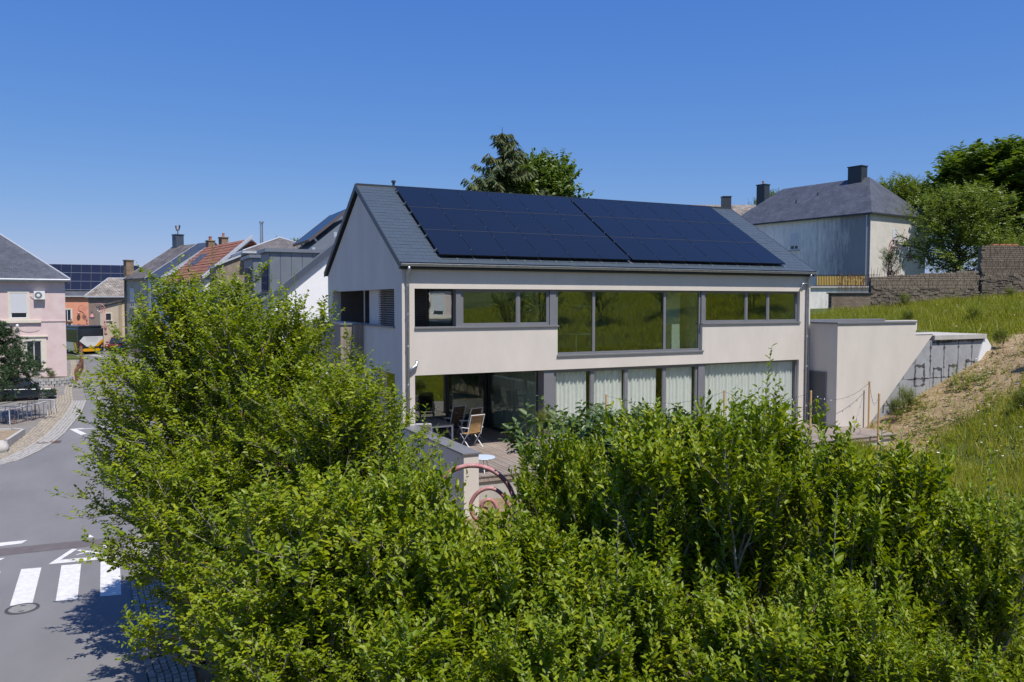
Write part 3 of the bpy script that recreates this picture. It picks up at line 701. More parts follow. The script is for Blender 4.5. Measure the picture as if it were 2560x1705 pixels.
# blocks one by one in the raw triangle
blk = [(18.9,20.2,1.5,2.55),(20.2,21.4,1.5,2.6),(19.9,20.75,2.6,3.35),(20.75,21.75,2.6,3.6),(21.75,22.6,2.6,3.6),(22.6,23.6,2.6,3.6),(21.0,21.7,3.6,4.2),(21.72,22.6,3.6,5.18),(22.62,23.45,3.6,5.2),(23.47,24.35,3.6,5.2),(24.37,25.25,3.6,5.2),(25.27,26.02,3.6,5.2),(23.6,25.0,2.6,3.6)]
for a, b, c, d in blk: MB().box(a+.008,-1.37,c+.008,b-.008,-1.12,d-.008).build('block', M['rawblock'], rw)
MB().box(18.5,-1.362,1.2,26.0,-1.13,5.19).build('core', mat('grey_joint', (.20,.20,.205), .9), rw)
sm1 = MB(); rs = random.Random(17)
def stroke(x0, z0, x1, z1, w0=.035):
    L = math.hypot(x1 - x0, z1 - z0); n = max(3, int(L / .09)); nxn, nzn = -(z1 - z0) / L, (x1 - x0) / L; prev = None
    for i in range(n + 1):
        t = i / n; c = rs.uniform(-.02, .02); w_ = w0 * rs.uniform(.25, 1.7) + (.05 if rs.random() < .08 else 0)
        x, z = x0 + (x1 - x0) * t + nxn * c, z0 + (z1 - z0) * t + nzn * c
        cur = ((x - nxn * w_, -1.376, z - nzn * w_), (x + nxn * w_, -1.376, z + nzn * w_))
        if prev: sm1.poly([prev[0], prev[1], cur[1], cur[0]])
        prev = cur
for (a, c, w_, h_) in [(21.65,3.30,.6,.85),(22.78,3.2,.55,.8),(23.75,3.4,.55,.7),(24.85,3.75,.6,.5)]:
    stroke(a, c, a + .04, c + h_); stroke(a + w_, c + .03, a + w_ - .03, c + h_ - .04); stroke(a, c + h_, a + w_, c + h_ - .03, .05); stroke(a + .03, c, a + w_, c + .02, .02)
stroke(22.72, 5.1, 24.25, 5.12, .06); stroke(24.3, 5.14, 26, 5.16, .025)
for x in (22.6, 23.46, 24.36, 25.26): stroke(x, 4.0 + rs.uniform(-.3, .2), x + rs.uniform(-.03, .03), 5.15, .02)
stroke(21.2, 3.6, 25.0, 3.62, .02); stroke(20.72, 2.1, 20.8, 3.3, .03); stroke(19.8, 2.3, 19.9, 2.9, .04); stroke(19.9, 2.9, 20.3, 2.4, .03)
sm1.build('bitumen_smear', M['bitumen'], rw)
MB().box(22.68,-1.50,5.2,26.05,2.2,5.40).box(21.63,-1.42,5.442,22.679,1.9,5.46).build('slab', M['concrete'], rw, bevel=.01)
MB().prism([(26.03,5.36),(26.5,4.86),(26.35,4.3),(25.6,4.2)], 'y', -1.42, -1.2).build('white_membrane', M['white'], rw)
# ================================================================ neighbouring buildings
M['pink'] = mat('pink_render', (0.60,0.455,0.44), .9, col2=(0.66,0.54,0.52), vscale=1.4, bump=.35, bscale=30)
M['cream'] = mat('cream_surround', (0.66,0.60,0.50), .85, var=.05)
M['slateold'] = rowmat('old_slate', (0.058,0.066,0.086), (0.085,0.094,0.118), .16, .24, 'XY', (0.035,0.036,0.042), .012, .55, 1.25)
M['slateoldy'] = rowmat('old_slate_side', (0.058,0.066,0.086), (0.085,0.094,0.118), .16, .24, 'YX', (0.035,0.036,0.042), .012, .55, 1.25)
M['slatebrown'] = rowmat('brownish_slate', (0.10,0.09,0.085), (0.155,0.14,0.13), .2, .3, 'XY', (0.04,0.037,0.035), .015, .7, 1.2, .45)
M['slatemoss'] = rowmat('mossy_slate', (0.20,0.17,0.14), (0.30,0.27,0.24), .3, .45, 'XY', (0.07,0.06,0.05), .03, .85, 1.2, .55)
M['slateblue'] = rowmat('new_blue_slate', (0.045,0.055,0.075), (0.06,0.07,0.092), .25, .35, 'XY', (0.02,0.022,0.03), .012, .5, 1.2, .2)
M['redtile'] = rowmat('red_clay_tile', (0.29,0.115,0.065), (0.37,0.17,0.10), .33, .28, 'XY', (0.10,0.03,0.02), .035, .8, 1.3, .3, .9)
M['greyrender'] = mat('grey_brown_render', (0.42,0.36,0.28), .95, col2=(0.52,0.46,0.37), vscale=1.0, bump=.4, bscale=20)
M['whiterender'] = mat('white_render', (0.80,0.80,0.80), .9, var=.03, vscale=2, bump=.2, bscale=40)
M['rough'] = mat('rough_pebbledash', (0.20,0.155,0.105), .97, col2=(0.33,0.28,0.21), vscale=5, bump=1.0, bscale=9, stretch=(1,1,.45))
M['beige'] = mat('beige_render', (0.52,0.42,0.30), .9, col2=(0.60,0.50,0.38), vscale=.9, bump=.3, bscale=20)
M['brownrender'] = mat('brown_render', (0.235,0.185,0.15), .9, var=.12, vscale=1.2)
M['salmon'] = mat('salmon_render', (0.66,0.29,0.18), .9, var=.06, vscale=1)
M['zinc'] = mat('zinc_sheet', (0.20,0.225,0.255), .42, metal=.35, var=.08, vscale=1.5)
M['zincdark'] = mat('dark_zinc_front', (0.085,0.105,0.14), .45, metal=.3, var=.06)
M['brickold'] = rowmat('old_chimney_brick', (0.20,0.13,0.08), (0.30,0.22,0.14), .09, .22, 'XZ', (0.16,0.14,0.11), .014, .9, 1)
M['pot'] = mat('clay_pot', (0.42,0.17,0.09), .8)
M['leadwhite'] = mat('pale_zinc_flashing', (0.5,0.52,0.55), .5, metal=.2, var=.1)
M['shutter'] = mat('white_roller_shutter', (0.62,0.63,0.66), .5)
def stained():
    m, t, b, out = newmat('weather_stained_render'); N = t.nodes; Lk = t.links
    tc = N.new('ShaderNodeTexCoord'); mp = N.new('ShaderNodeMapping'); mp.inputs['Scale'].default_value = (2.2, 2.2, .35); Lk.new(tc.outputs['Object'], mp.inputs[0])
    nz = N.new('ShaderNodeTexNoise'); nz.inputs['Scale'].default_value = 1.5; nz.inputs['Detail'].default_value = 9; nz.inputs['Roughness'].default_value = .7; Lk.new(mp.outputs[0], nz.inputs['Vector'])
    n2 = N.new('ShaderNodeTexNoise'); n2.inputs['Scale'].default_value = .22; n2.inputs['Detail'].default_value = 3; Lk.new(tc.outputs['Object'], n2.inputs['Vector'])
    sp = N.new('ShaderNodeSeparateXYZ'); Lk.new(tc.outputs['Object'], sp.inputs[0])
    mr = N.new('ShaderNodeMapRange'); mr.inputs['From Min'].default_value = 10; mr.inputs['From Max'].default_value = 16.5; mr.inputs['To Min'].default_value = -.06; mr.inputs['To Max'].default_value = .46; Lk.new(sp.outputs['X'], mr.inputs['Value'])
    a = N.new('ShaderNodeMath'); a.operation = 'ADD'; Lk.new(nz.outputs['Fac'], a.inputs[0]); Lk.new(mr.outputs[0], a.inputs[1])
    a2 = N.new('ShaderNodeMath'); a2.operation = 'MULTIPLY_ADD'; a2.inputs[1].default_value = .3; Lk.new(n2.outputs['Fac'], a2.inputs[0]); Lk.new(a.outputs[0], a2.inputs[2])
    cr = N.new('ShaderNodeValToRGB'); cr.color_ramp.elements[0].position = .55; cr.color_ramp.elements[1].position = 1.0
    cr.color_ramp.elements[0].color = (0.76,0.745,0.70,1); cr.color_ramp.elements[1].color = (0.24,0.255,0.275,1); Lk.new(a2.outputs[0], cr.inputs[0])
    Lk.new(cr.outputs[0], b.inputs['Base Color']); b.inputs['Roughness'].default_value = .95
    n3 = N.new('ShaderNodeTexNoise'); n3.inputs['Scale'].default_value = 12; Lk.new(tc.outputs['Object'], n3.inputs['Vector'])
    bp = N.new('ShaderNodeBump'); bp.inputs['Strength'].default_value = .6; bp.inputs['Distance'].default_value = .03; Lk.new(n3.outputs['Fac'], bp.inputs['Height']); Lk.new(bp.outputs[0], b.inputs['Normal'])
    return m
M['stained'] = stained()
def bwin(t, x, z, w_, h_, y=0.0, fm='white', surround=None, shutter=0.0, sill=True, face='-y', cross=True, bars=False, surw=.16):
    """window of a neighbouring house on wall plane; recess, frame, pane; optional stone surround and roller shutter"""
    def B(a0, d0, b0, a1, d1, b1, m_):
        if face == '-y': m_.box(a0, y + d0, b0, a1, y + d1, b1)
        elif face == '-x': m_.box(y + d0, a0, b0, y + d1, a1, b1)
        else: m_.box(y - d1, a0, b0, y - d0, a1, b1)
    f = MB(); fw = .07
    B(x, -.012, z, x + w_, .0, z + fw, f); B(x, -.012, z + h_ - fw, x + w_, 0, z + h_, f); B(x, -.012, z + fw, x + fw, 0, z + h_ - fw, f); B(x + w_ - fw, -.012, z + fw, x + w_, 0, z + h_ - fw, f)
    if cross: B(x + w_/2 - .035, -.016, z + fw, x + w_/2 + .035, 0, z + h_ - fw, f)
    wo_ = f.build('window', M[fm], t)
    g = MB(); B(x + fw, -.006, z + fw, x + w_ - fw, .0, z + h_ - fw, g); g.build('pane', M['winglass'], wo_)
    if surround:
        s = MB(); q = surw
        B(x - q, -.05, z - .02, x - .001, 0, z + h_ + q, s); B(x + w_ + .001, -.05, z - .02, x + w_ + q, 0, z + h_ + q, s); B(x, -.05, z + h_ + .001, x + w_, 0, z + h_ + q, s)
        s.build('surround', M[surround], wo_)
    if sill:
        s = MB(); B(x - .16, -.10, z - .14, x + w_ + .16, 0, z - .021, s); s.build('sill', M[surround or 'concrete'], wo_)
    if shutter:
        s = MB(); zz = z + h_; n = int(h_ * shutter / .06)
        for i in range(n): B(x + .02, -.035, zz - .055, x + w_ - .02, -.02, zz, s); zz -= .06
        s.build('roller_shutter', M['shutter'], wo_)
    if bars:
        s = MB()
        for i in range(9): B(x + .05 + i * (w_ - .1) / 8 - .008, -.05, z, x + .05 + i * (w_ - .1) / 8 + .008, -.035, z + h_ * .98, s)
        s.build('grille', M['black'], wo_)
    return wo_
_m, _t, _b, _o = newmat('dark_reflecting_pane'); _b.inputs['Base Color'].default_value = (.025,.03,.038,1); _b.inputs['Roughness'].default_value = .06; _b.inputs['Specular IOR Level'].default_value = .7
M['winglass'] = _m
def gable_roof(t, L, Dp, eave, ridge, rm, ov=.3, yr=None, th=.14, trim='leadwhite', gx0=.1, gx1=.1):
    yr = Dp / 2 if yr is None else yr
    r_ = MB()
    k = (ridge - eave) / yr
    r_.prism([(-ov, eave - ov*k), (yr, ridge), (yr, ridge - th), (-ov, eave - ov*k - th)], 'x', -gx0, L + gx1)
    k2 = (ridge - eave) / (Dp - yr)
    r_.prism([(Dp + ov, eave - ov*k2), (yr, ridge), (yr, ridge - th), (Dp + ov, eave - ov*k2 - th)], 'x', -gx0, L + gx1)
    ro = r_.build('roof', M[rm], t)
    if trim:
        v_ = MB()
        for x in (-gx0 - .04, L + gx1): v_.prism([(-ov-.02, eave - ov*k + .03), (yr, ridge + .03), (yr, ridge - th - .05), (-ov-.02, eave - ov*k - th - .05)], 'x', x, x + .04)
        v_.build('verge_flashing', M[trim], ro)
    return ro
def hip_roof(t, L, Dp, eave, ridge, rm, rms, ov=.4, hl=None, hr=None, trim=True, th=.16):
    hl = Dp / 2 if hl is None else hl; hr = Dp / 2 if hr is None else hr
    a, b, c, d = (-ov,-ov,eave), (L+ov,-ov,eave), (L+ov,Dp+ov,eave), (-ov,Dp+ov,eave)
    e, f = (hl, Dp/2, ridge), (L - hr, Dp/2, ridge)
    r_ = MB(); r_.poly([a, b, f, e]).poly([c, d, e, f]); r_.mi = 1; r_.poly([b, c, f]).poly([d, a, e])
    r_.mi = 0; r_.poly([d, c, b, a])
    ro = r_.build('roof', [M[rm], M[rms]], t)
    bx_ = MB(); bx_.box(-ov, -ov, eave - th, L + ov, -ov + .06, eave - .004).box(-ov, Dp + ov - .06, eave - th, L + ov, Dp + ov, eave - .004).box(-ov, -ov + .06, eave - th, -ov + .06, Dp + ov - .06, eave - .004).box(L + ov - .06, -ov + .06, eave - th, L + ov, Dp + ov - .06, eave - .004)
    bx_.build('eaves_board', M['leadwhite'] if trim else M['verge'], ro)
    if trim:
        v_ = MB()
        for p, q in ((a, e), (b, f), (d, e), (c, f), (e, f)): v_.tube([(p[0],p[1],p[2]+.02),(q[0],q[1],q[2]+.02)], .06, 5)
        v_.build('ridge_flashing', M['leadwhite'], ro)
    return ro
def chimney(t, x, y, z0, z1, w_, d_, mt, pots=0, cap=True):
    c = MB().box(x - w_/2, y - d_/2, z0, x + w_/2, y + d_/2, z1).build('chimney', M[mt], t)
    if cap: MB().box(x - w_/2 - .06, y - d_/2 - .06, z1, x + w_/2 + .06, y + d_/2 + .06, z1 + .09).build('chimney_cap', M[mt], c)
    for i in range(pots):
        px = x + (i - (pots - 1) / 2) * .3
        MB().lathe([(.11,0),(.10,.3),(.13,.32),(.13,.38)], (px, y, z1 + .09), 10).build('chimney_pot', M['pot'], c)
    return c

# ---- pink house on the left
pk = thing('pink_house', 'pink rendered house with slate hip roof at the left edge behind the pine', 'house')
PA = R(4.0); pk.location = (-11.77 - 12.23*math.cos(PA), 46.6 - 12.23*math.sin(PA), 0); pk.rotation_euler = (0, 0, PA)
PX = lambda x: x + 24
w_ = MB().box(0,0,.3,12.23,9.8,8.3); w_.build('wall', M['pink'], pk)
hip_roof(pk, 12.23, 9.8, 8.52, 12.55, 'slateold', 'slateoldy', ov=.38)
MB().box(-.2,-.30,8.30,12.5,-.02,8.36).build('soffit', M['leadwhite'], pk)
MB().tube([(-.3,-.46,8.46),(12.6,-.46,8.46)], .07, 8).build('gutter', M['leadwhite'], pk)
bwin(pk, PX(-15.36), 5.56, 1.08, 1.9, surround='cream', shutter=.80, cross=False)
bwin(pk, PX(-14.42), 1.75, 1.0, 2.1, surround='cream', bars=True, surw=.32)
bwin(pk, PX(-18.6), 5.56, 1.08, 1.9, surround='cream', shutter=.8, cross=False); bwin(pk, PX(-18.2), 1.75, 1.0, 2.1, surround='cream', bars=True)
MB().box(PX(-14.85),-.13,4.14,PX(-12.98),-.0,4.24).build('lintel_ledge', M['cream'], pk)
MB().box(PX(-17),-.16,5.22,PX(-13.4),0,5.42).build('ledge', M['cream'], pk)
MB().box(PX(-13.399),-.05,5.30,12.25,0,5.38).build('string_course', M['pink'], pk)
_p = MB(); n_ = len(_p.v); pts = [(PX(-14.15)+.62*math.cos(a)*(1 if abs(math.cos(a))<.8 else 1), 4.72+.2*math.sin(a)) for a in np.linspace(0, 2*math.pi, 24)[:-1]]
_p.prism(pts, 'y', -.03, 0).build('oval_plaque', M['pink'], pk)
MB().lathe([(.02,-.25),(.09,-.2),(.11,-.1),(.06,0)], (PX(-14.95), -.18, 5.12), 10).build('wall_lamp', M['white'], pk)
# air conditioner on that wall
ac = thing('air_conditioner', 'white air conditioning unit mounted on the pink wall beside the shuttered window', 'air conditioner', (-11.77 - 2.06*math.cos(PA) + .35*math.sin(PA), 46.6 - 2.06*math.sin(PA) - .35*math.cos(PA), 6.97), PA)
MB().box(0,0,0,.73,.3,.63).build('casing', M['white'], ac, bevel=.015)
MB().lathe([(.25,-.012),(.25,.0)], (.30,-.001,.32), 24, 'y').build('fan_grille', mat('grey_grille', (.16,.165,.17), .6), ac)
MB().lathe([(.115,-.022),(.115,-.010)], (.30,-.003,.32), 20, 'y').build('fan_hub', M['white'], ac)
MB().box(.06,.02,-.07,.10,.36,-.005).box(.62,.02,-.07,.66,.36,-.005).build('bracket', M['alu'], ac)
MB().tube([(0,.2,.25),(-.2,.3,.25),(-.22,.34,.25)], .02, 6).build('pipe', M['white'], ac)

# ---- salmon house with solar roof at the end of the street
sa = thing('salmon_house', 'salmon coloured house with three rows of solar panels on its slate roof, behind the bus', 'house')
sa.location = (-22, 105, 1.2)
MB().box(0,0,0,18.5,10,6.35).build('wall', M['salmon'], sa)
hip_roof(sa, 18.5, 10, 6.45, 10.95, 'slateold', 'slateoldy', ov=.4, hl=4.6, hr=4.6)
bwin(sa, 6.7, 2.9, .95, 1.6, surround='cream'); bwin(sa, 6.7, -.1, .95, 2.0, surround='cream'); bwin(sa, 3.2, 2.9, .95, 1.6, surround='cream')
fb = thing('flower_box', 'window box of red and white flowers on the salmon house', 'flower box', (-15.4, 104.8, 4.05))
MB().box(0,-.15,-.12,1.05,.05,.04).build('trough', M['pot'], fb)
fbm = MB()
for i in range(60):
    x, y, z = random.uniform(-.1,1.15), random.uniform(-.3,.05), random.uniform(-.25,.3); q = .05
    fbm.mi = random.choice((0,0,1,2)); fbm.poly([(x-q,y,z-q),(x+q,y,z-q),(x+q,y-q,z+q),(x-q,y-q,z+q)])
stuff(fbm.build('flowers', [mat('geranium_leaf', (.06,.12,.03), .7), mat('red_petal', (.5,.03,.04), .6), mat('white_petal', (.7,.66,.68), .6)], fb))
sp_ = thing('solar_array', 'far solar array on the salmon house roof', 'solar panels', (-20.4, 104.97, 8.02))
k_ = math.atan2(4.5, 5.4); sp_.rotation_euler = (k_, 0, 0)
fpm = MB().box(.02,.02,0,1.25,1.9,.04).mesh('solar_panel', mat('blue_solar_cell', (.008,.011,.026), .28, var=.2, vscale=20))
for j in range(3):
    for i in range(11):
        xx = i * 1.28 + (0.7 * j if False else 0)
        if j == 2 and i == 0: continue
        link('solar_panel', fpm, sp_, (xx + .9, .55 + j * 1.95, .12))
frm = MB()
for j in range(4): frm.box(.9, .52 + j*1.95, .09, 15.0, .56 + j*1.95, .165)
frm.build('rail', M['alu'], sp_)

# ---- brown and beige houses beyond the bus
mo = thing('mossy_roof_house', 'low brown house with mossy stone slate hip roof behind the bus stop bend', 'house', (-11.6, 88.4, 1.2), R(-14))
MB().box(0,0,0,6,7,6.3).build('wall', M['brownrender'], mo)
hip_roof(mo, 6, 7, 6.3, 8.6, 'slatemoss', 'slatemoss', ov=.35, hl=1.4, hr=1.2)
be = thing('beige_annex', 'beige rendered annex with lean-to slate roof beside the bus', 'house', (-10.35, 82.6, 1.2), R(-20))
w_ = MB(); w_.prism([(0,0),(2.2,0),(2.2,5.5),(0,4.9)], 'y', 0, 6).box(2.201,1.2,0,4.6,7,5.6); w_.build('wall', M['beige'], be)
r_ = MB(); r_.prism([(-.25,4.9),(2.3,5.58),(2.3,5.76),(-.25,5.08)], 'y', -.2, 6.2).prism([(1.9,5.6),(4.8,6.3),(4.8,6.5),(1.9,5.78)], 'y', 1.0, 7.2); r_.build('roof', M['slatebrown'], be)
bwin(be, .75, 3.45, .62, .75, fm='darkframe', cross=False, surround='cream', surw=.12)
for q in (2.75, 3.75):
    for z in (1.3, 3.6): bwin(be, q, z, .5, 1.3, y=1.2, fm='darkframe', cross=False)
MB().tube([(-.18,-.12,4.95),(-.12,-.12,4.6),(.1,-.1,4.4),(.1,-.1,.2)], .06, 7).build('downpipe', M['zincpipe'], be)

# ---- terrace row on the right of the street (facades look to the street)
dh = thing('grey_row_house', 'tall grey brown row house with two rows of windows and brown slate roof', 'house', (-7.44, 67.3, 1.1), R(-69.6))
MB().box(0,0,0,5.5,9,8.15).build('wall', M['greyrender'], dh)
gable_roof(dh, 5.5, 9, 8.2, 11.6, 'slatebrown', ov=.25, yr=5.0, gx1=.0)
for x in (1.0, 3.7):
    bwin(dh, x, 5.15, 1.0, 1.9, shutter=.7 if x < 2 else 0); bwin(dh, x, 2.4, 1.0, 1.8)
MB().box(1.1,-.03,0,3.4,.0,1.6).build('garage_door', M['brownrender'], dh)
chimney(dh, -.42, .45, 0, 9.9, .75, .75, 'brickold')
c_ = chimney(dh, 1.0, 5.0, 11.0, 12.7, 1.0, .8, 'zincdark')
cw = MB(); cw.tube([(1,5,12.7),(1,5,13.2)], .05, 6).tube([(.6,5,13.75),(.7,5,13.25),(1.3,5,13.25),(1.4,5,13.75)], .07, 6).tube([(.6,5,13.4),(.45,5,13.7)], .06, 6).tube([(1.4,5,13.4),(1.55,5,13.7)], .06, 6); cw.build('chimney_cowl', M['rust'], c_)
MB().tube([(.1,-.1,8.0),(.1,-.1,.3)], .06, 7).build('downpipe', M['verge'], dh)
MB().prism([(1.4,8.2+1.1*.68+.1),(2.5,8.2+2.2*.68+.14),(2.5,8.2+2.2*.68),(1.4,8.2+1.1*.68)], 'x', 2.6, 3.4).build('skylight', M['leadwhite'], dh)
eh = thing('narrow_white_house', 'narrow white row house with tall slit windows and blue slate roof', 'house', (-7.44 + 5.52*math.cos(R(-69.6)), 67.3 + 5.52*math.sin(R(-69.6)), 1.1), R(-69.6))
MB().box(0,0,0,3.7,9,8.15).build('wall', M['whiterender'], eh)
gable_roof(eh, 3.7, 9, 8.22, 11.62, 'slateblue', ov=.3, yr=5.0, gx0=0, gx1=.0)
for x in (.7, 2.1): bwin(eh, x, 4.9, .55, 2.6, fm='darkframe', cross=False); bwin(eh, x, 1.6, .55, 2.2, fm='darkframe', cross=False)
MB().prism([(2.0,8.22+1.75*.68+.1),(3.2,8.22+2.95*.68+.16),(3.2,8.22+2.95*.68),(2.0,8.22+1.75*.68)], 'x', 1.4, 2.3).build('skylight', M['leadwhite'], eh)
fh = thing('red_tiled_house', 'row house under a bright red tiled roof above the treetops', 'house', (-4.28, 58.3, 1.0), R(-79.4))
MB().box(0,0,0,13,8,7.6).build('wall', M['whiterender'], fh)
ro = gable_roof(fh, 13, 8, 7.7, 11.05, 'redtile', ov=.25, yr=3.93, gx0=0.05, gx1=.0)
kk = (11.05 - 7.7) / 3.93
rid = MB()
for i in range(12):  # tile courses: real steps that catch the light
    y0 = -.2 + i * .345; z0 = 7.7 + y0 * kk
    rid.hexa([(0,y0,z0+.01),(12.9,y0,z0+.01),(12.9,y0+.345,z0+.345*kk+.01),(0,y0+.345,z0+.345*kk+.01)], [(0,y0,z0+.07),(12.9,y0,z0+.07),(12.9,y0+.345,z0+.345*kk+.025),(0,y0+.345,z0+.345*kk+.025)])
rid.build('tile_course', M['redtile'], ro)
for (x, y0) in ((2.2, 1.6), (3.6, 1.6)):
    MB().prism([(y0,7.7+y0*kk+.12),(y0+1.2,7.7+(y0+1.2)*kk+.12),(y0+1.2,7.7+(y0+1.2)*kk),(y0,7.7+y0*kk)], 'x', x, x + .9).build('skylight', M['zincdark'], fh)
chimney(fh, .4, 4.2, 10.6, 11.6, .9, .6, 'brickold', pots=2); chimney(fh, 3.2, 4.6, 10.3, 11.75, 1.0, .6, 'brickold', pots=1)
MB().prism([(-.2,7.7-.2*kk+.02),(3.93,11.08),(3.93,11.35),(-.2,7.7-.2*kk+.30)], 'x', 12.95, 13.4).build('verge_flashing', M['leadwhite'], fh)
st = MB(); st.tube([(13.6,4.6,8),(13.6,4.6,12.4)], .13, 10).lathe([(.2,0),(.2,.12),(.14,.14)], (13.6,4.6,12.35), 10); st.build('stove_pipe', M['alu'], fh)
for x in (2, 6, 10): bwin(fh, x, 4.6, 1, 1.7); bwin(fh, x, 1.6, 1, 1.7)
hh = thing('pebbledash_house', 'older house with rough brown gable wall and grey hipped slate roof', 'house', (.2, 42.0, .9), R(-90))
MB().box(0,0,0,6,5.6,9.4).build('wall', M['rough'], hh)
hip_roof(hh, 6, 5.6, 9.5, 10.75, 'slatebrown', 'slatebrown', ov=.3, hl=2.9, hr=2.9)
MB().prism([(-2.0,0),(-.002,0),(-.002,9.25),(-2.0,8.4)], 'x', .8, 5.5).build('lower_wing', M['rough'], hh)
MB().prism([(-2.1,8.38),(-.002,9.27),(-.002,9.42),(-2.1,8.53)], 'x', .7, 5.65).build('wing_roof', M['leadwhite'], hh)
# ---- white neighbour with zinc dormer
wh = thing('white_gabled_house', 'white rendered house with steep standing seam zinc roof and zinc clad dormers', 'house')
RK = .823
zr = lambda x: 7.44 + RK * (x + 1.28)
w_ = MB(); w_.prism([(-2.0,0),(9.5,0),(9.5,zr(-1.1)-.1),(4.2,zr(4.2)-.14),(-2.0,zr(-2.0)-.14)], 'y', 14, 26); w_.build('wall', M['whiterender'], wh)
r_ = MB(); r_.prism([(-2.15,zr(-2.15)),(4.2,zr(4.2)),(4.2,zr(4.2)-.16),(-2.15,zr(-2.15)-.16)], 'y', 13.85, 26.1)
r_.prism([(10,zr(-1.6)),(4.2,zr(4.2)),(4.2,zr(4.2)-.16),(10,zr(-1.6)-.16)], 'y', 13.85, 26.1)
rw_ = r_.build('roof', M['zinc'], wh)
se = MB()
for y in np.arange(13.95, 26, .43): se.prism([(-2.15,zr(-2.15)),(4.2,zr(4.2)),(4.2,zr(4.2)+.05),(-2.15,zr(-2.15)+.05)], 'y', y, y + .03)
se.build('standing_seam', M['zinc'], rw_)
MB().prism([(-2.18,zr(-2.18)+.05),(4.2,zr(4.2)+.05),(4.2,zr(4.2)-.26),(-2.18,zr(-2.18)-.26)], 'y', 13.78, 13.849).build('verge_trim', M['zincdark'], rw_)
def dormer(y0, y1, xf, zt, nm):
    d = MB(); xb = (zt - 7.44) / RK - 1.28
    d.prism([(xf, zr(xf) + .0), (xf, zt), (xb, zt)], 'y', y0, y1)
    do = d.build('dormer', M['zincdark'], wh)
    pw = .5; x = xf + .02
    while x < xb - .1:
        x2 = min(x + pw, xb)
        q = MB().prism([(x + .012, zr(x + .012) + .03), (x2 - .012, min(zr(x2 - .012) + .03, zt - .13)), (x2 - .012, zt - .12), (x + .012, zt - .12)], 'y', y0 - .025, y0 - .004)
        q.build('zinc_panel', M['zinc'], do); x = x2
    MB().box(xf - .18, y0 - .14, zt - .11, xb + .15, y1 + .1, zt + .05).build('dormer_roof', M['zinc'], do)
    MB().box(xf - .03, y0 + .3, zt - 2.0, xf - .008, y1 - .3, zt - .55).build('window', M['winglass'], do)
    return do
dormer(14.6, 17.0, -1.66, 9.22, 'near'); dormer(19.8, 23.0, -1.66, 9.2, 'far')
sp2 = thing('solar_collector', 'tilted solar collector on the zinc roof of the white house', 'solar panels', (1.45, 20.4, zr(1.45) + .42))
sp2.rotation_euler = (0, -math.atan(RK), 0)
MB().box(0,0,0,2.9,4.6,.10).build('solar_panel', M['pv'], sp2); MB().box(-.03,-.03,-.02,2.93,.0,.12).box(-.03,4.6,-.02,2.93,4.63,.12).box(-.03,0,-.02,0,4.6,.12).build('panel_frame', mat('brown_frame', (.10,.08,.075), .5), sp2)
MB().box(.3,.3,-.32,.4,.4,0).box(2.4,.3,-.32,2.5,.4,0).box(.3,4.2,-.32,.4,4.3,0).build('stand', M['alu'], sp2)
for (x, y) in ((1.0, 17.5), (1.9, 16.6)): MB().tube([(x, y, zr(x) - .05), (x, y, zr(x) + .25)], [.09, .12], 8).build('roof_vent', M['leadwhite'], wh)
bwin(wh, -.45, 4.6, .5, 1.4, y=14, fm='white', shutter=.95, cross=False)
MB().tube([(-2.2,13.9,zr(-2.2)-.1),(-2.2,26.1,zr(-2.2)-.1)], .07, 8).build('gutter', M['zinc'], wh)

# ---- old stained house up the hill on the right
KX, KY = 55.1, 29.35
ang_k = R(90 + 8.1)
oh = thing('old_stained_house', 'old house on the hill with grey weather stained wall and dark hipped slate roof', 'house', (KX - 17*math.cos(ang_k)*-1, KY + 17*math.sin(ang_k), 8.0), ang_k - math.pi)
# local x runs from the far end (0) to the near corner (17); facade at local y = 0 looks left
MB().box(0,0,-3,17,9.5,7.05).build('wall', M['stained'], oh)
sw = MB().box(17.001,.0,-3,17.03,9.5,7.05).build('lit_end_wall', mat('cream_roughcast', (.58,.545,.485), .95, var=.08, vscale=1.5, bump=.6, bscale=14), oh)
hip_roof(oh, 17, 9.5, 7.1, 11.2, 'slateold', 'slateoldy', ov=.35, hl=3.5, hr=3.2, trim=False)
for x in (1.0, 8.2):
    bwin(oh, x, 4.1, 1.0, 1.7, shutter=.8); 
bwin(oh, 8.1, .8, .95, 1.5, shutter=.25)
bwin(oh, 3.6, 4.2, .9, 1.6, y=17.03, face='+x', shutter=.7)
MB().tube([(16.7,-.08,7.0),(16.7,-.08,-.8)], .07, 7).build('downpipe', M['zincpipe'], oh)
chimney(oh, 12.6, 4.6, 10.2, 12.3, 1.5, 1.0, 'verge', cap=True); chimney(oh, .9, 4.7, 9.0, 11.9, 1.1, .9, 'verge', pots=1)
for (x, y) in ((7.2, 2.2), (9.2, 3.0)): MB().tube([(x, y, 7.1 + y*.8), (x, y, 7.1 + y*.8 + .55)], .09, 6).build('roof_vent', M['verge'], oh)
po = MB(); po.box(2.0,-3.2,.0,6.2,-.01,3.4); po.build('porch', M['stained'], oh)
MB().prism([(-3.5,3.3),(-.02,4.2),(-.02,4.32),(-3.5,3.42)], 'x', 1.8, 6.4).build('porch_roof', M['leadwhite'], oh)
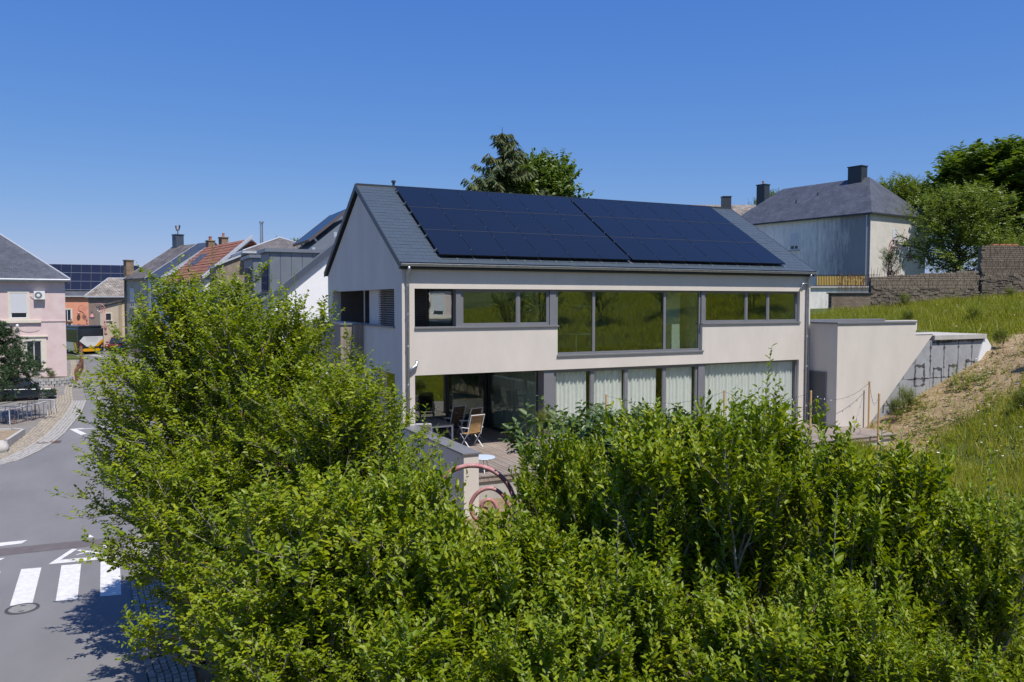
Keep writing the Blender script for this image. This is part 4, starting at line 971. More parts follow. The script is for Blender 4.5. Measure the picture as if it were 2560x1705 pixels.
# far roof behind it
fr_ = thing('grey_roof_house', 'house with pale mossy slate roof and single chimney behind the solar roof', 'house', (49.1, 54.5, 8), R(-25.8))
MB().box(0,0,-3,18,9,8.2).build('wall', M['whiterender'], fr_)
gable_roof(fr_, 18, 9, 8.3, 10.75, 'slatemoss', ov=.3, trim=None)
chimney(fr_, 8.5, 1.2, 8.6, 11.25, 1.0, .9, 'verge')
fr2 = thing('distant_slate_house', 'distant house with light grey slate roof at the right edge', 'house', (84, 30, 9), R(-15))
MB().box(0,0,0,16,9,6.5).build('wall', M['whiterender'], fr2); gable_roof(fr2, 16, 9, 6.6, 10.2, 'slateold', ov=.3)
fr3 = thing('small_gabled_house', 'small house with white gable end peeping out behind the hill trees', 'house', (80, 44, 9), R(40))
MB().box(0,0,0,8,8,8).prism([(0,8),(8,8),(4,11.2)], 'x', 0, .2).build('wall', M['whiterender'], fr3); gable_roof(fr3, 8, 8, 8, 11.3, 'slateold', ov=.3)
# annex terrace with yellow screen
an = thing('garden_terrace', 'pale rendered garden terrace wall with yellow slatted balcony screen', 'terrace', (46.4, 27.6, 5.5), R(-26))
MB().box(-.6,0,-2,5.6,4,2.5).build('wall', M['stained'], an)
MB().box(-.7,-.15,2.5,5.7,4.1,2.66).build('slab', M['concrete'], an)
ysm = MB().box(0,0,0,.11,.02,.85).mesh('slat', mat('yellow_slat', (.62,.42,.12), .6, isl=.1))
for i in range(30): link('slat', ysm, an, (.15 + i * .14, -.08, 2.72))
rl_ = MB().box(-.2,-.12,3.6,5.6,-.09,3.64).box(-.2,-.12,2.70,5.6,-.09,2.73)
for i in range(31): rl_.box(.11 + i*.14, -.12, 2.7, .135 + i*.14, -.1, 3.62)
rl_.build('railing', M['black'], an)
# ================================================================ walls, fences on the hill
def stone_wall(nm, label, p0, p1, zb0, zb1, zt0, zt1, thick, seed, rh=.115, rl=.27):
    rs = random.Random(seed); a = Vector((*p0, 0)); b = Vector((*p1, 0)); L = (b - a).length; d = (b - a) / L
    t = thing(nm, label, 'wall', (p0[0], p0[1], 0), math.atan2(d.y, d.x))
    m_ = MB(); m_.hexa([(0,.04,zb0-1),(L,.04,zb1-1),(L,thick,zb1-1),(0,thick,zb0-1)], [(0,.04,zt0-.03),(L,.04,zt1-.03),(L,thick,zt1-.03),(0,thick,zt0-.03)])
    m_.build('core', mat('mortar', (.16,.145,.12), .95, var=.2, vscale=5), t)
    meshes = []
    for k in range(6):
        q = lambda: rs.uniform(-.035, .035)
        meshes.append(MB().hexa([(q(),0,q()),(1+q(),0,q()),(1,.6,0),(0,.6,0)], [(q(),0,1+q()),(1+q(),0,1+q()),(1,.6,1),(0,.6,1)]).mesh('stone', M['rubble']))
    z = min(zb0, zb1); cnt = 0; rest = MB()
    while z < max(zt0, zt1) + .02:
        h = rh * rs.uniform(.7, 1.3); x = -rs.uniform(0, .2)
        while x < L:
            l = rl * rs.uniform(.55, 1.5); xm = x + l / 2
            top = zt0 + (zt1 - zt0) * xm / L; bot = zb0 + (zb1 - zb0) * xm / L
            if bot - .3 < z and z + h < top + .06 and xm > 0 and x + l < L + .15:
                if cnt < 300:
                    o = link('stone', meshes[rs.randrange(6)], t, (x, -rs.uniform(0, .05), z + rs.uniform(-.025, .025)), rs.uniform(-.03, .03)); o.scale = (l - .02, .1, h * rs.uniform(.75, 1.25)); o.rotation_euler[1] = rs.uniform(-.06, .06); cnt += 1
                else: rest.box(x, -.02, z, x + l - .025, .05, z + h - .022)
            x += l
        z += h
    if rest.f: stuff(rest.build('more_stones', M['rubble'], t))
    return t
M['rubble'] = mat('brown_rubble_stone', (.105,.083,.062), .92, col2=(.21,.172,.13), vscale=3, bump=.6, bscale=14, isl=.4)
stone_wall('rubble_wall', 'long dark rubble stone garden wall running up the hill behind the wild flowers', (34.2,11.4), (40.2,8.5), 6.0, 7.0, 8.35, 8.75, .45, 1)
stone_wall('rubble_wall', 'taller rubble stone wall at the right edge topped with orange tiles', (40.25,8.35), (47.0,5.1), 7.0, 8.0, 10.28, 10.3, .5, 2)
tl = thing('roof_tiles', 'short row of orange clay tiles lying on the taller stone wall', 'tiles', (40.9, 8.2, 10.3), math.atan2(-3.25, 6.75))
tm = MB().hexa([(0,0,0),(.36,0,0),(.36,.4,.03),(0,.4,.03)], [(.04,0,.09),(.32,0,.09),(.32,.4,.11),(.04,.4,.11)]).mesh('tile', M['pot'])
for i in range(4): link('tile', tm, tl, (.1 + i * .4, .03, .0))
bw_ = thing('brick_garden_wall', 'brown coursed masonry pier wall with dark coping beside the rubble wall', 'wall', (31.9,12.45,0), math.atan2(-1.05,2.2))
MB().box(0,0,4,2.45,.5,7.3).build('masonry', rowmat('brown_masonry', (.17,.125,.09), (.23,.18,.135), .11, .3, 'XZ', (.10,.085,.07), .012, .9), bw_)
MB().box(-.1,-.08,7.3,2.5,.58,7.38).build('coping', M['verge'], bw_)
fe = thing('rusty_rod_fence', 'fence of crooked rusty iron rods standing on the masonry pier wall', 'fence', (32.35,12.25,7.38), math.atan2(-1.05,2.2))
rs = random.Random(5)
for i in range(30):
    x = i * .075; MB().tube([(x,.2,0),(x + rs.uniform(-.12,.12),.2+rs.uniform(-.03,.03),.55),(x + rs.uniform(-.2,.2),.2,1.0 + rs.uniform(0,.2))], .012, 4).build('rod', M['rust'], fe)
MB().tube([(-.1,.2,.85),(2.4,.2,.85)], .014, 4).tube([(-.1,.2,.3),(2.4,.2,.3)], .014, 4).build('rail', M['rust'], fe)
rs2 = thing('rusty_rod_fence', 'short line of rusty rods on top of the long rubble wall below the lamp', 'fence', (34.4,11.5,8.37), math.atan2(-2.9,6.0))
for i in range(12):
    x = i * .16; MB().tube([(x,.2,-.05),(x + rs.uniform(-.06,.06),.2,.35 + rs.uniform(0,.25))], .012, 4).build('rod', M['rust'], rs2)
lw = thing('low_stone_kerb', 'low rough stone kerb with wooden edge behind the house corner', 'wall', (20.5,13.0,0), R(8))
MB().box(0,0,4.5,11.5,.5,6.0).build('stone', mat('pale_rubble', (.30,.26,.20), .95, col2=(.45,.40,.33), vscale=3, bump=.8, bscale=6), lw)
MB().box(-.05,-.1,6.0,11.5,.55,6.16).build('coping', M['teakdark'], lw)

# ================================================================ scroll lamps
def spline(pts, k=5):
    P = [Vector(p) for p in pts]; P = [P[0]*2 - P[1]] + P + [P[-1]*2 - P[-2]]; out = []
    for i in range(1, len(P) - 2):
        a, b, c, d = P[i-1:i+3]
        for j in range(k):
            t = j / k; out.append(((b*2) + (c - a)*t + (a*2 - b*5 + c*4 - d)*t*t + (b*3 - a - c*3 + d)*t**3) * .5)
    return out + [P[-2]]
def spiral(c, r0, r1, a0, turns, n=28):
    return [(c[0] + (r0 + (r1 - r0) * i / n) * math.cos(a0 + turns * 2*math.pi*i/n), 0, c[1] + (r0 + (r1 - r0) * i / n) * math.sin(a0 + turns * 2*math.pi*i/n)) for i in range(n + 1)]
lampm = thing('street_lamp', 'old red street lamp with scrolled arch, half hidden in the front bushes', 'street lamp', (-1.74,-11.55,.55), -0.4506, 'old red scrolled street lamps')
# local x to the right, arch to the left; pole at x = 0
HP = 2.68
MB().lathe([(.11,0),(.11,.25),(.075,.3),(.055,.5),(.052,HP)], (0,0,0), 10).build('pole', M['redlamp'], lampm, smooth=True)
MB().tube([(-.16,0,.0),(-.16,0,HP*.62)], .028, 7).build('side_rod', M['redlamp'], lampm)
arch = [(-.73 + .73*math.cos(a), 0, HP + .73*math.sin(a)) for a in np.linspace(0, math.pi, 22)]
MB().tube([(0,0,HP-.15)] + arch + [(-1.46,0,HP-.35)], .042, 8).build('arch', M['redlamp'], lampm, smooth=True)
MB().tube(spline([(0,0,HP-.75),(-.02,0,HP-.40),(-.08,0,HP-.05),(-.20,0,HP+.20),(-.40,0,HP+.33),(-.62,0,HP+.27),(-.76,0,HP+.06),(-.72,0,HP-.16),(-.56,0,HP-.27),(-.38,0,HP-.20),(-.31,0,HP-.03),(-.39,0,HP+.11),(-.52,0,HP+.11),(-.58,0,HP+.0),(-.52,0,HP-.09)]), .036, 7).build('scroll', M['redlamp'], lampm, smooth=True)
MB().tube([(-.03,0,.35),(-.10,0,.75),(-.2,0,.98)] + spiral((-.24,.82), .17, .04, R(80), 1.6), .03, 7).build('foot_scroll', M['redlamp'], lampm, smooth=True)
MB().lathe([(.10,.62),(.13,.8),(.10,.98)], (.0,0,0), 8).build('pole_collar', M['redlamp'], lampm)
ln = MB().lathe([(.03,-.35),(.06,-.42),(.12,-.48),(.26,-.68),(.29,-.80)], (-1.46,0,HP), 16).build('lamp_shade', M['redlamp'], lampm, smooth=True)
MB().lathe([(.20,-.80),(.18,-.92),(.08,-.98)], (-1.46,0,HP), 14).build('glass_bowl', M['white'], ln)
dup(lampm, (41.2,15.9,8.0), R(180) - 0.4506, 'rust red scroll lamp beside the rose bush in front of the old stained house', 'old red scrolled street lamps')
dup(lampm, (-9.5,73.4,3.2), -0.4506, 'distant red lamp with arched neck above the bus roof', 'old red scrolled street lamps')
dup(lampm, (-12.35,104.2,3.6), -0.4506, 'farthest red lamp bracket against the salmon house', 'old red scrolled street lamps', .8)

# ================================================================ terrace furniture
def chair(nm, label, loc, rz, wood, reclin=.22):
    t = thing(nm, label, 'chair', loc, rz, 'folding wooden garden chairs')
    W = .27
    # frame: white tubes; backrest leans to -y
    for s in (-1, 1):
        MB().tube([(s*W,-.18,.44),(s*W,-.18-reclin*.4,.75),(s*W,-.18-reclin,1.12)], .017, 6).build('back_post', M['white'], t)
        MB().tube([(s*W,.26,.44),(s*W,-.30,.0)], .016, 6).build('leg', M['white'], t)
        MB().tube([(s*W,-.16,.46),(s*W,.24,.0)], .016, 6).build('leg', M['white'], t)
        MB().tube([(s*(W+.03),-.26,.68),(s*(W+.03),.05,.66),(s*(W+.03),.22,.64)], [.02,.024,.02], 6).build('armrest', M['white'], t)
        MB().tube([(s*W,.12,.44),(s*(W+.03),.15,.65)], .012, 5).build('arm_support', M['white'], t)
    sl_ = MB().box(-W+.02,-.006,0,W-.02,.012,.034).mesh('slat', M[wood])
    for i in range(15):
        k = i / 14; z = .50 + k * .60; y = -.185 - reclin * (.25*k + .75*k*k)
        link('slat', sl_, t, (0, y, z))
    s2 = MB().box(-W+.02,0,0,W-.02,.04,.014).mesh('slat', M[wood])
    for i in range(9): link('slat', s2, t, (0, -.16 + i * .048, .445))
    MB().tube([(-W,-.18-reclin,1.12),(W,-.18-reclin,1.12)], .017, 6).build('top_rail', M['white'], t)
    return t
c0 = chair('garden_chair', 'reclining garden chair with honey coloured slats and white frame in the sun', (2.72,.95,DK), R(12), 'teak')
ct = chair('garden_chair', 'shaded dark slatted chair at the far side of the table, beside the glass', (3.35,2.55,DK), R(18), 'teakdark')
dup(ct, (3.05,3.35,DK), R(10), 'dark slatted chair at the back next to the glass corner', 'folding wooden garden chairs')
dup(ct, (1.55,3.95,DK), R(175), 'dark slatted chair behind the table by the dark post', 'folding wooden garden chairs')
tb = thing('garden_table', 'grey slatted garden table with white legs in the covered loggia', 'table', (1.75,2.3,DK), R(4))
sm2 = MB().box(-.1,-.9,.70,.1-.008,.9,.73).mesh('slat', mat('grey_table_slat', (.20,.19,.185), .6, isl=.1))
for i in range(5): link('slat', sm2, tb, (-.4 + i * .2, 0, 0))
for x in (-.45,.45):
    for y in (-.82,.82): MB().box(x-.025,y-.025,0,x+.025,y+.025,.70).build('leg', M['white'], tb)
MB().box(-.47,-.85,.64,.47,-.81,.699).box(-.47,.81,.64,.47,.85,.699).build('apron', M['white'], tb)
sf = thing('lounge_chair', 'pale padded lounge chair behind the terrace parapet', 'chair', (.95,.75,DK), R(-20))
MB().box(-.3,-.3,.32,.3,.35,.44).build('seat_cushion', M['curtain'], sf, bevel=.04)
MB().hexa([(-.3,-.36,.42),(.3,-.36,.42),(.3,-.26,.42),(-.3,-.26,.42)], [(-.26,-.62,1.0),(.26,-.62,1.0),(.26,-.52,1.03),(-.26,-.52,1.03)]).build('back_cushion', mat('grey_cushion', (.36,.35,.38), .9), sf, bevel=.04)
for s in (-1,1): MB().tube([(s*.32,-.4,.0),(s*.32,-.35,.55),(s*.32,.0,.62),(s*.32,.34,.52),(s*.32,.36,0)], .016, 6).build('arm_frame', M['black'], sf)
pt = thing('plant_pot', 'tall dark plant pot inside the loggia beside the glass', 'planter', (.95,4.2,DK))
MB().lathe([(.17,0),(.24,.55),(.26,.56),(.26,.62),(.2,.62)], seg=14).build('pot', mat('dark_pot', (.06,.055,.06), .6), pt)
rt = thing('side_table', 'small round pale blue table standing on the terrace edge', 'table', (1.45,-2.9,DK))
MB().lathe([(.36,.40),(.37,.415),(.36,.43)], seg=24).build('table_top', mat('pale_blue_enamel', (.48,.56,.66), .4), rt)
for a in (0.3,2.4,4.5): MB().tube([(.1*math.cos(a),.1*math.sin(a),.40),(.28*math.cos(a),.28*math.sin(a),0)], .014, 6).build('leg', M['white'], rt)
# garden posts with festoon lights
posts = [(7.1,-.62,DK-.02,1.75,'round wooden post in front of the first curtained door'),(11.6,-1.4,DK-.02,1.75,'round wooden post before the wide curtained window, half hidden by leaves'),(15.3,-1.9,DK-.02,1.6,'round wooden post near the downpipe behind tall shoots'),(18.72,-1.62,1.95,1.72,'round wooden post standing against the garage wall'),(16.7,-3.75,1.55,1.95,'round wooden post on the bare earth at the deck corner')]
tops = []
for x, y, z, h, lb in posts:
    p = thing('wooden_post', lb, 'post', (x, y, z), group='posts carrying the string lights')
    MB().lathe([(.036,-.25),(.036,h-.02),(.028,h)], seg=8).build('shaft', M['postwood'], p); MB().tube([(.03,0,h-.08),(.07,0,h-.05)], .006, 4).build('hook', M['iron'], p)
    tops.append((x, y, z + h - .06))
def festoon(a, b, sag, n, label):
    t = thing('string_lights', label, 'string lights')
    A, B = Vector(a), Vector(b); P = []
    for i in range(25):
        k = i / 24; q = A.lerp(B, k); q.z -= sag * 4 * k * (1 - k); P.append(q)
    MB().tube(P, .006, 4).build('cable', M['black'], t)
    bm_ = MB().lathe([(.006,0),(.009,-.02),(.019,-.035),(.019,-.052),(.008,-.065)], seg=8).mesh('bulb', M['bulb'])
    for i in range(1, n):
        k = i / n; q = A.lerp(B, k); q.z -= sag * 4 * k * (1 - k); link('bulb', bm_, t, q)
festoon(tops[0], tops[1], .35, 8, 'string of small bulbs between the first two posts'); festoon(tops[1], tops[2], .35, 9, 'string of small bulbs crossing the wide curtained window')
festoon(tops[2], tops[3], .45, 9, 'string of small bulbs in front of the grey garage door'); festoon(tops[3], tops[4], .55, 12, 'slack string of bulbs between the two posts at the garage wall')

# ================================================================ street things
mh = thing('manhole_cover', 'round cast iron manhole cover at the foot of the zebra stripe', 'manhole cover', (-9.95,-3.53,.012))
MB().lathe([(.34,.0),(.34,.010),(.33,.013),(.275,.013),(.27,.008)], seg=40).build('ring', M['iron'], mh)
MB().lathe([(.262,.0),(.262,.012)], seg=36).build('lid', mat('worn_manhole_concrete', (.21,.205,.195), .9, var=.15, vscale=12), mh)
MB().box(-.05,.16,.0,.05,.2,.0145).box(-.05,-.2,.0,.05,-.16,.0145).build('lifting_slot', M['black'], mh)
nm_ = MB()
for i in range(44):
    a = 2*math.pi*i/44; x, y = .305*math.cos(a), .305*math.sin(a); nm_.box(x-.012,y-.012,.010,x+.012,y+.012,.0155)
nm_.build('stud_ring', M['black'], mh)
for (x, y, z, lb, sx, sy) in ((-7.24,-7.23,.05,'cast iron road drain grate set in the shaded sett strip', .17, .23), (-11.0,18.25,.36,'rusty drain grate in the pale setts at the left kerb', .42, .22)):
    dg = thing('drain_grate', lb, 'drain grate', (x, y, z), group='road drains')
    MB().box(-sx-.08,-sy-.05,-.06,-sx,sy+.05,.01).box(sx,-sy-.05,-.06,sx+.08,sy+.05,.01).box(-sx,-sy-.05,-.06,sx,-sy,.01).box(-sx,sy,-.06,sx,sy+.05,.01).build('frame', M['iron'], dg)
    MB().box(-sx,-sy,-.06,sx,sy,-.05).build('pit', M['black'], dg)
    bm_ = MB().box(-sx,-.013,-.045,sx,.013,.004).mesh('bar', M['rust'] if y > 0 else M['iron'])
    for i in range(8): link('bar', bm_, dg, (0, -sy + (i + .5) * 2*sy/8, 0))
for i, (x, y, lb) in enumerate(((-6.86,-4.25,'black bollard farthest up the sett strip'),(-6.72,-5.75,'middle black bollard beside the shaded sett strip'),(-6.62,-8.1,'nearest black bollard with white reflector strip under the trees'))):
    bo = thing('bollard', lb, 'bollard', (x, y, .0), group='bollards along the sett strip')
    MB().lathe([(.085,0),(.085,.06),(.062,.08),(.062,.86),(.07,.88),(.07,.93),(.045,.97)], seg=14).build('shaft', M['black'], bo, smooth=False)
    MB().box(-.078,-.03,.45,-.062,.03,.70).build('reflector', M['white'], bo)
    MB().lathe([(.066,.72),(.066,.75)], seg=14).build('band', M['alu'], bo)
sg = thing('sign_pole', 'thin grey sign pole standing behind the bollards', 'pole', (-6.55,-4.2,0))
MB().lathe([(.03,0),(.03,2.4)], seg=10).build('tube', M['zincpipe'], sg); MB().lathe([(.09,0),(.09,.03)], seg=10).build('base_plate', M['concrete'], sg)
# bicycle hoops at the left
bk = thing('bicycle_rack', 'row of worn metal bicycle rack hoops on the left forecourt', 'bicycle rack', (-12.65,26.1,.46), R(62))
rs = random.Random(9); hm = [M['alu'], M['white'], M['rust'], mat('blue_grey_tube', (.10,.12,.16), .5)]
for i in range(12):
    x = -1.95 + i * .35; h = .78 + rs.uniform(-.06,.12); k = rs.uniform(-.06,.06)
    MB().tube([(x,-.48,0),(x+k,-.46,h),(x+k,.44,h),(x,.46,0)], .02, 6).build('hoop', hm[rs.randrange(4)], bk)
    if i % 2: MB().tube([(x+k,-.46,h),(x+.3,-.40,0)], .014, 5).build('brace', hm[rs.randrange(4)], bk)
MB().tube([(-2.0,-.47,.05),(2.0,-.47,.05)], .02, 6).tube([(-2.0,.45,.05),(2.0,.45,.05)], .02, 6).build('base_rail', M['rust'], bk)
MB().tube([(-1.6,-.46,.82),(1.2,-.46,.86)], .016, 6).tube([(-1.9,.44,.8),(.6,.44,.84)], .016, 6).build('top_rail', M['white'], bk)
pl_ = thing('raised_bed', 'concrete edged raised bed with brown soil at the bottom left bend', 'planter', (-12.5,17.3,.3))
ed = [(0,0),(.36,3.4),(-.2,3.9),(-3.5,4.2),(-3.5,-.4)]
o2 = [(.0,0,.42)]
for (a, b) in zip(ed, ed[1:] + ed[:1]):
    d = Vector((b[0]-a[0], b[1]-a[1], 0)).normalized(); n = Vector((-d.y, d.x, 0)) * .14
    MB().hexa([(a[0],a[1],-.2),(b[0],b[1],-.2),(b[0]+n.x,b[1]+n.y,-.2),(a[0]+n.x,a[1]+n.y,-.2)], [(a[0],a[1],.42),(b[0],b[1],.42),(b[0]+n.x,b[1]+n.y,.42),(a[0]+n.x,a[1]+n.y,.42)]).build('edging_slab', M['concrete'], pl_)
MB().poly([(p[0]*.97 - .05, p[1]*.98 + .05, .33) for p in ed]).build('soil', mat('bed_soil', (.22,.16,.10), .95, col2=(.32,.25,.17), vscale=4, bump=1, bscale=10), pl_)
bo_ = thing('boulder', 'pale rounded boulder at the corner of the raised bed', 'boulder', (-12.75,16.75,.3))
bm = bmesh.new(); bmesh.ops.create_icosphere(bm, subdivisions=3, radius=.42)
for v in bm.verts: v.co *= 1 + .16*math.sin(v.co.x*7+1)*math.cos(v.co.y*6) ; v.co.z *= .75
me = bpy.data.meshes.new('stone'); bm.to_mesh(me); bm.free(); me.materials.append(M['concrete']); link('stone', me, bo_, (0,0,.15))
# curved dry wall bed in front of the pink house
cb_ = thing('curved_stone_bed', 'curved low stone planter wall in front of the pink house corner', 'planter', (-12.6,43.0,.76))
stm = [MB().hexa([(-.5,-.5,-.5),(.5,-.5,-.5),(.5,.5,-.5),(-.5,.5,-.5)], [(-.46,-.46,.5),(.46,-.46,.5),(.46,.46,.5),(-.46,.46,.5)]).mesh('stone', mat('grey_block_stone', (.34,.335,.32), .9, var=.2, vscale=5, isl=.2))]
for j in range(3):
    for i in range(12):
        a = R(195 + i*13.5 + (j % 2)*6); x, y = 1.35*math.cos(a), 1.6*math.sin(a)
        o = link('stone', stm[0], cb_, (x, y, .1 + j*.2), a + math.pi/2); o.scale = (.30,.22,.18)
MB().lathe([(1.25,.0),(1.25,.52)], seg=24).build('soil', mat('planter_soil', (.12,.09,.06), .95), cb_)
# rusty stakes beside the kerb
rs = random.Random(4)
sk = thing('rusty_stake_fence', 'line of rusty iron stakes and plates along the left kerb', 'fence')
for i in range(22):
    y = 45.0 + i * 1.2; x = -11.05 - (.0 if i < 8 else (i-8)*.055); z = sz(y)
    MB().hexa([(x-.10,y-.06,z-.1),(x+.10,y-.06,z-.1),(x+.10,y+.06,z-.1),(x-.10,y+.06,z-.1)], [(x-.14+rs.uniform(-.06,.06),y-.05,z+rs.uniform(.7,1.1)),(x+.10,y-.05,z+rs.uniform(.8,1.2)),(x+.1,y+.07,z+1.0),(x-.12,y+.07,z+.95)]).build('stake', M['rust'], sk)
MB().tube([(-11.0,44.9,sz(45)+.55),(-11.0,54.6,sz(54.6)+.6),(-11.6,64,sz(64)+.6),(-11.75,69.5,sz(69)+.6)], .05, 5).build('rail', M['rust'], sk)

# ================================================================ vehicles
def loft_car(name, label, cat, loc, rz, L, W, H, paint, grp=None, hood=.28, boxy=.0):
    """body from side-profile sections; local +x = forward"""
    t = thing(name, label, cat, loc, rz, grp)
    zb = .22; zs = H * .58
    prof = [(0,zb+.25),(0.02*L,zs*.93),(.05*L,zs),( .98*L - hood*L*.0,zs*.86),(L*.985,zs*.72),(L,zb+.28),(L*.985,zb),(.02*L,zb)]
    def section(y, k): return [(x, y, z) for x, z in prof]
    b = bmesh.new()
    ys_ = [-W/2, -W/2*.96, 0, W/2*.96, W/2]; rowsv = []
    for y in ys_:
        k = 1 - .035 * (abs(y) / (W/2)) ** 4; rv = []
        for x, z in prof:
            xx = L/2 + (x - L/2) * (1 - .05 * (abs(y) / (W/2)) ** 3); zz = z if abs(y) < W/2*.97 else zb + (z - zb) * .97
            rv.append(b.verts.new((xx - L/2, y, zz)))
        rowsv.append(rv)
    n = len(prof)
    for r0, r1 in zip(rowsv, rowsv[1:]):
        for i in range(n): b.faces.new((r0[i], r0[(i+1) % n], r1[(i+1) % n], r1[i]))
    b.faces.new(rowsv[0][::-1]); b.faces.new(rowsv[-1])
    bmesh.ops.recalc_face_normals(b, faces=b.faces); me = bpy.data.meshes.new('body'); b.to_mesh(me); b.free(); me.materials.append(paint)
    bo = link('body', me, t); bv = bo.modifiers.new('bevel', 'BEVEL'); bv.width = .05; bv.segments = 3
    # cabin: glass house with roof and pillars
    x0, x1, x2, x3 = -L*.47, -L*.40, L*.10, L*.25
    wb, wt = W/2*.94, W/2*.76
    MB().hexa([(x0,-wb,zs-.02),(x3,-wb,zs-.06),(x3,wb,zs-.06),(x0,wb,zs-.02)], [(x1,-wt,H-.05),(x2,-wt,H-.05),(x2,wt,H-.05),(x1,wt,H-.05)]).build('windows', M['winglass'], t)
    MB().hexa([(x1-.05,-wt-.02,H-.07),(x2+.06,-wt-.02,H-.07),(x2+.06,wt+.02,H-.07),(x1-.05,wt+.02,H-.07)], [(x1+.05,-wt+.06,H),(x2-.05,-wt+.06,H),(x2-.05,wt-.06,H),(x1+.05,wt-.06,H)]).build('roof', paint, t)
    for s in (-1, 1):
        pil = MB(); pil.tube([(x0,s*wb,zs-.02),(x1,s*wt,H-.05)], .05, 5).tube([(x3,s*wb,zs-.05),(x2,s*wt,H-.05)], .04, 5).tube([(-L*.13,s*wb,zs-.02),(-L*.13,s*wt,H-.05)], .04, 5); pil.build('pillar', paint, t)
        for x in (-L*.31, L*.32):
            wh_ = MB().lathe([(.31,-.1),(.325,-.08),(.325,.08),(.31,.1)], (x, s*(W/2-.09), .325), 20, 'y').build('wheel', M['rubber'], t)
            MB().lathe([(.21,-.012),(.21,.012)], (x, s*(W/2+.006), .325), 16, 'y').build('rim', M['rim'], wh_)
            sp = MB()
            for k in range(7):
                a = 2*math.pi*k/7; sp.tube([(x, s*(W/2+.022), .325), (x + .2*math.cos(a), s*(W/2+.022), .325 + .2*math.sin(a))], .02, 4)
            sp.build('spoke', M['alu'], wh_)
        MB().hexa([(L*.455,s*W*.30,zs*.68),(L*.49,s*W*.30,zs*.66),(L*.465,s*W*.46,zs*.68),(L*.40,s*W*.47,zs*.72)], [(L*.43,s*W*.30,zs*.80),(L*.475,s*W*.30,zs*.79),(L*.44,s*W*.46,zs*.83),(L*.36,s*W*.47,zs*.86)]).build('headlight', M['lightglass'], t)
        MB().box(-L*.502,s*W*.32-.1,zs*.72,-L*.485,s*W*.32+.1,zs*.95).build('tail_light', M['redlight'], t)
        MB().box(x3-.12,s*(W/2)-.02*s-.0,zs,x3+.05,s*(W/2+.16),zs+.14).build('mirror', paint, t)
    MB().box(L*.478,-W*.3,zb+.02,L*.503,W*.3,zb+.18).build('grille', M['black'], t)
    MB().box(L*.50,-.26,zb+.2,L*.507,.26,zb+.30).build('number_plate', mat('yellow_plate', (.7,.5,.05), .5), t)
    MB().box(-L*.507,-.26,zb+.28,-L*.495,.26,zb+.38).build('number_plate', mat('yellow_plate', (.7,.5,.05), .5), t)
    return t
M['rim'] = mat('dark_rim', (.03,.03,.032), .5); M['lightglass'] = mat('headlight_lens', (.6,.62,.65), .1); M['redlight'] = mat('tail_lens', (.4,.01,.015), .2)
def paint(n, c): 
    m = mat(n, c, .25, metal=.2); m.node_tree.nodes['Principled BSDF'].inputs['Coat Weight'].default_value = .8; return m
loft_car('parked_car', 'dark blue black car parked nose out behind the pine tree', 'car', (-13.75,34.9,.61), R(4), 4.0, 1.75, 1.45, paint('midnight_paint', (.012,.018,.03)), 'parked cars')
loft_car('parked_car', 'crimson hatchback parked beyond the beige annex', 'car', (-8.3,76.5,1.36), R(-112), 3.6, 1.68, 1.5, paint('crimson_paint', (.30,.012,.05)), 'parked cars')
loft_car('parked_car', 'dark teal car parked at the edge of the treetop', 'car', (-6.9,73.4,1.31), R(-112), 4.1, 1.75, 1.5, paint('teal_paint', (.01,.035,.06)), 'parked cars')
ys_ = thing('yellow_sign', 'small yellow sign above the crimson car', 'sign', (-7.2,78.2,1.4), R(-20))
MB().tube([(0,0,0),(0,0,1.9)], .03, 6).build('pole', M['alu'], ys_); MB().box(-.28,-.03,1.65,.28,0,2.05).build('panel', mat('yellow_panel', (.8,.5,.02), .5), ys_)
# bus, seen from behind while turning left
bu = thing('city_bus', 'white, black and yellow city bus turning left at the end of the street', 'bus', (-10.85,70.75,1.27), R(22))
BW, BL, BH = 2.5, 10.5, 3.05   # local y = forward
navy = paint('bus_dark', (.02,.028,.04)); bwhite = paint('bus_white', (.72,.73,.74)); byel = paint('bus_yellow', (.75,.38,.005))
MB().box(-BW/2,0,.32,BW/2,BL,BH-.28).build('body', navy, bu, bevel=.10)
MB().box(-BW/2+.08,.1,BH-.28,BW/2-.08,BL-.1,BH).build('roof_unit', navy, bu, bevel=.10)
rear = MB(); Pn = lambda pts, y: rear.prism(pts, 'y', y - .02, y)
MB().box(-BW/2+.02,-.02,.42,BW/2-.02,.0,BH-.35).build('rear_panel', navy, bu)
MB().box(-1.05,-.04,1.98,1.05,-.021,2.68).build('rear_window', M['winglass'], bu)
MB().prism([(-1.15,1.45),(-.75,1.92),(1.16,1.92),(1.16,1.62),(.45,.86),(-.45,.86)], 'y', -.045, -.022).build('white_panel', bwhite, bu)
MB().prism([(.32,.86),(.68,.86),(1.17,1.36),(1.17,1.66),(1.08,1.60)], 'y', -.060, -.046).build('yellow_stripe', byel, bu)
lv = MB()
for i in range(4): lv.box(-.6+.05*i,-.052,1.80-.13*i,.7-.05*i,-.0455,1.82-.13*i)
lv.build('louvre', mat('louvre_grey', (.25,.25,.26), .5), bu)
MB().prism([(-.75,.36),(.75,.36),(.9,.50),(.72,.66),(-.72,.66),(-.9,.50)], 'y', -.10, -.022).build('yellow_bumper', byel, bu)
MB().box(-.28,-.055,.72,.28,-.023,.82).build('number_plate', mat('orange_plate', (.75,.35,.02), .5), bu)
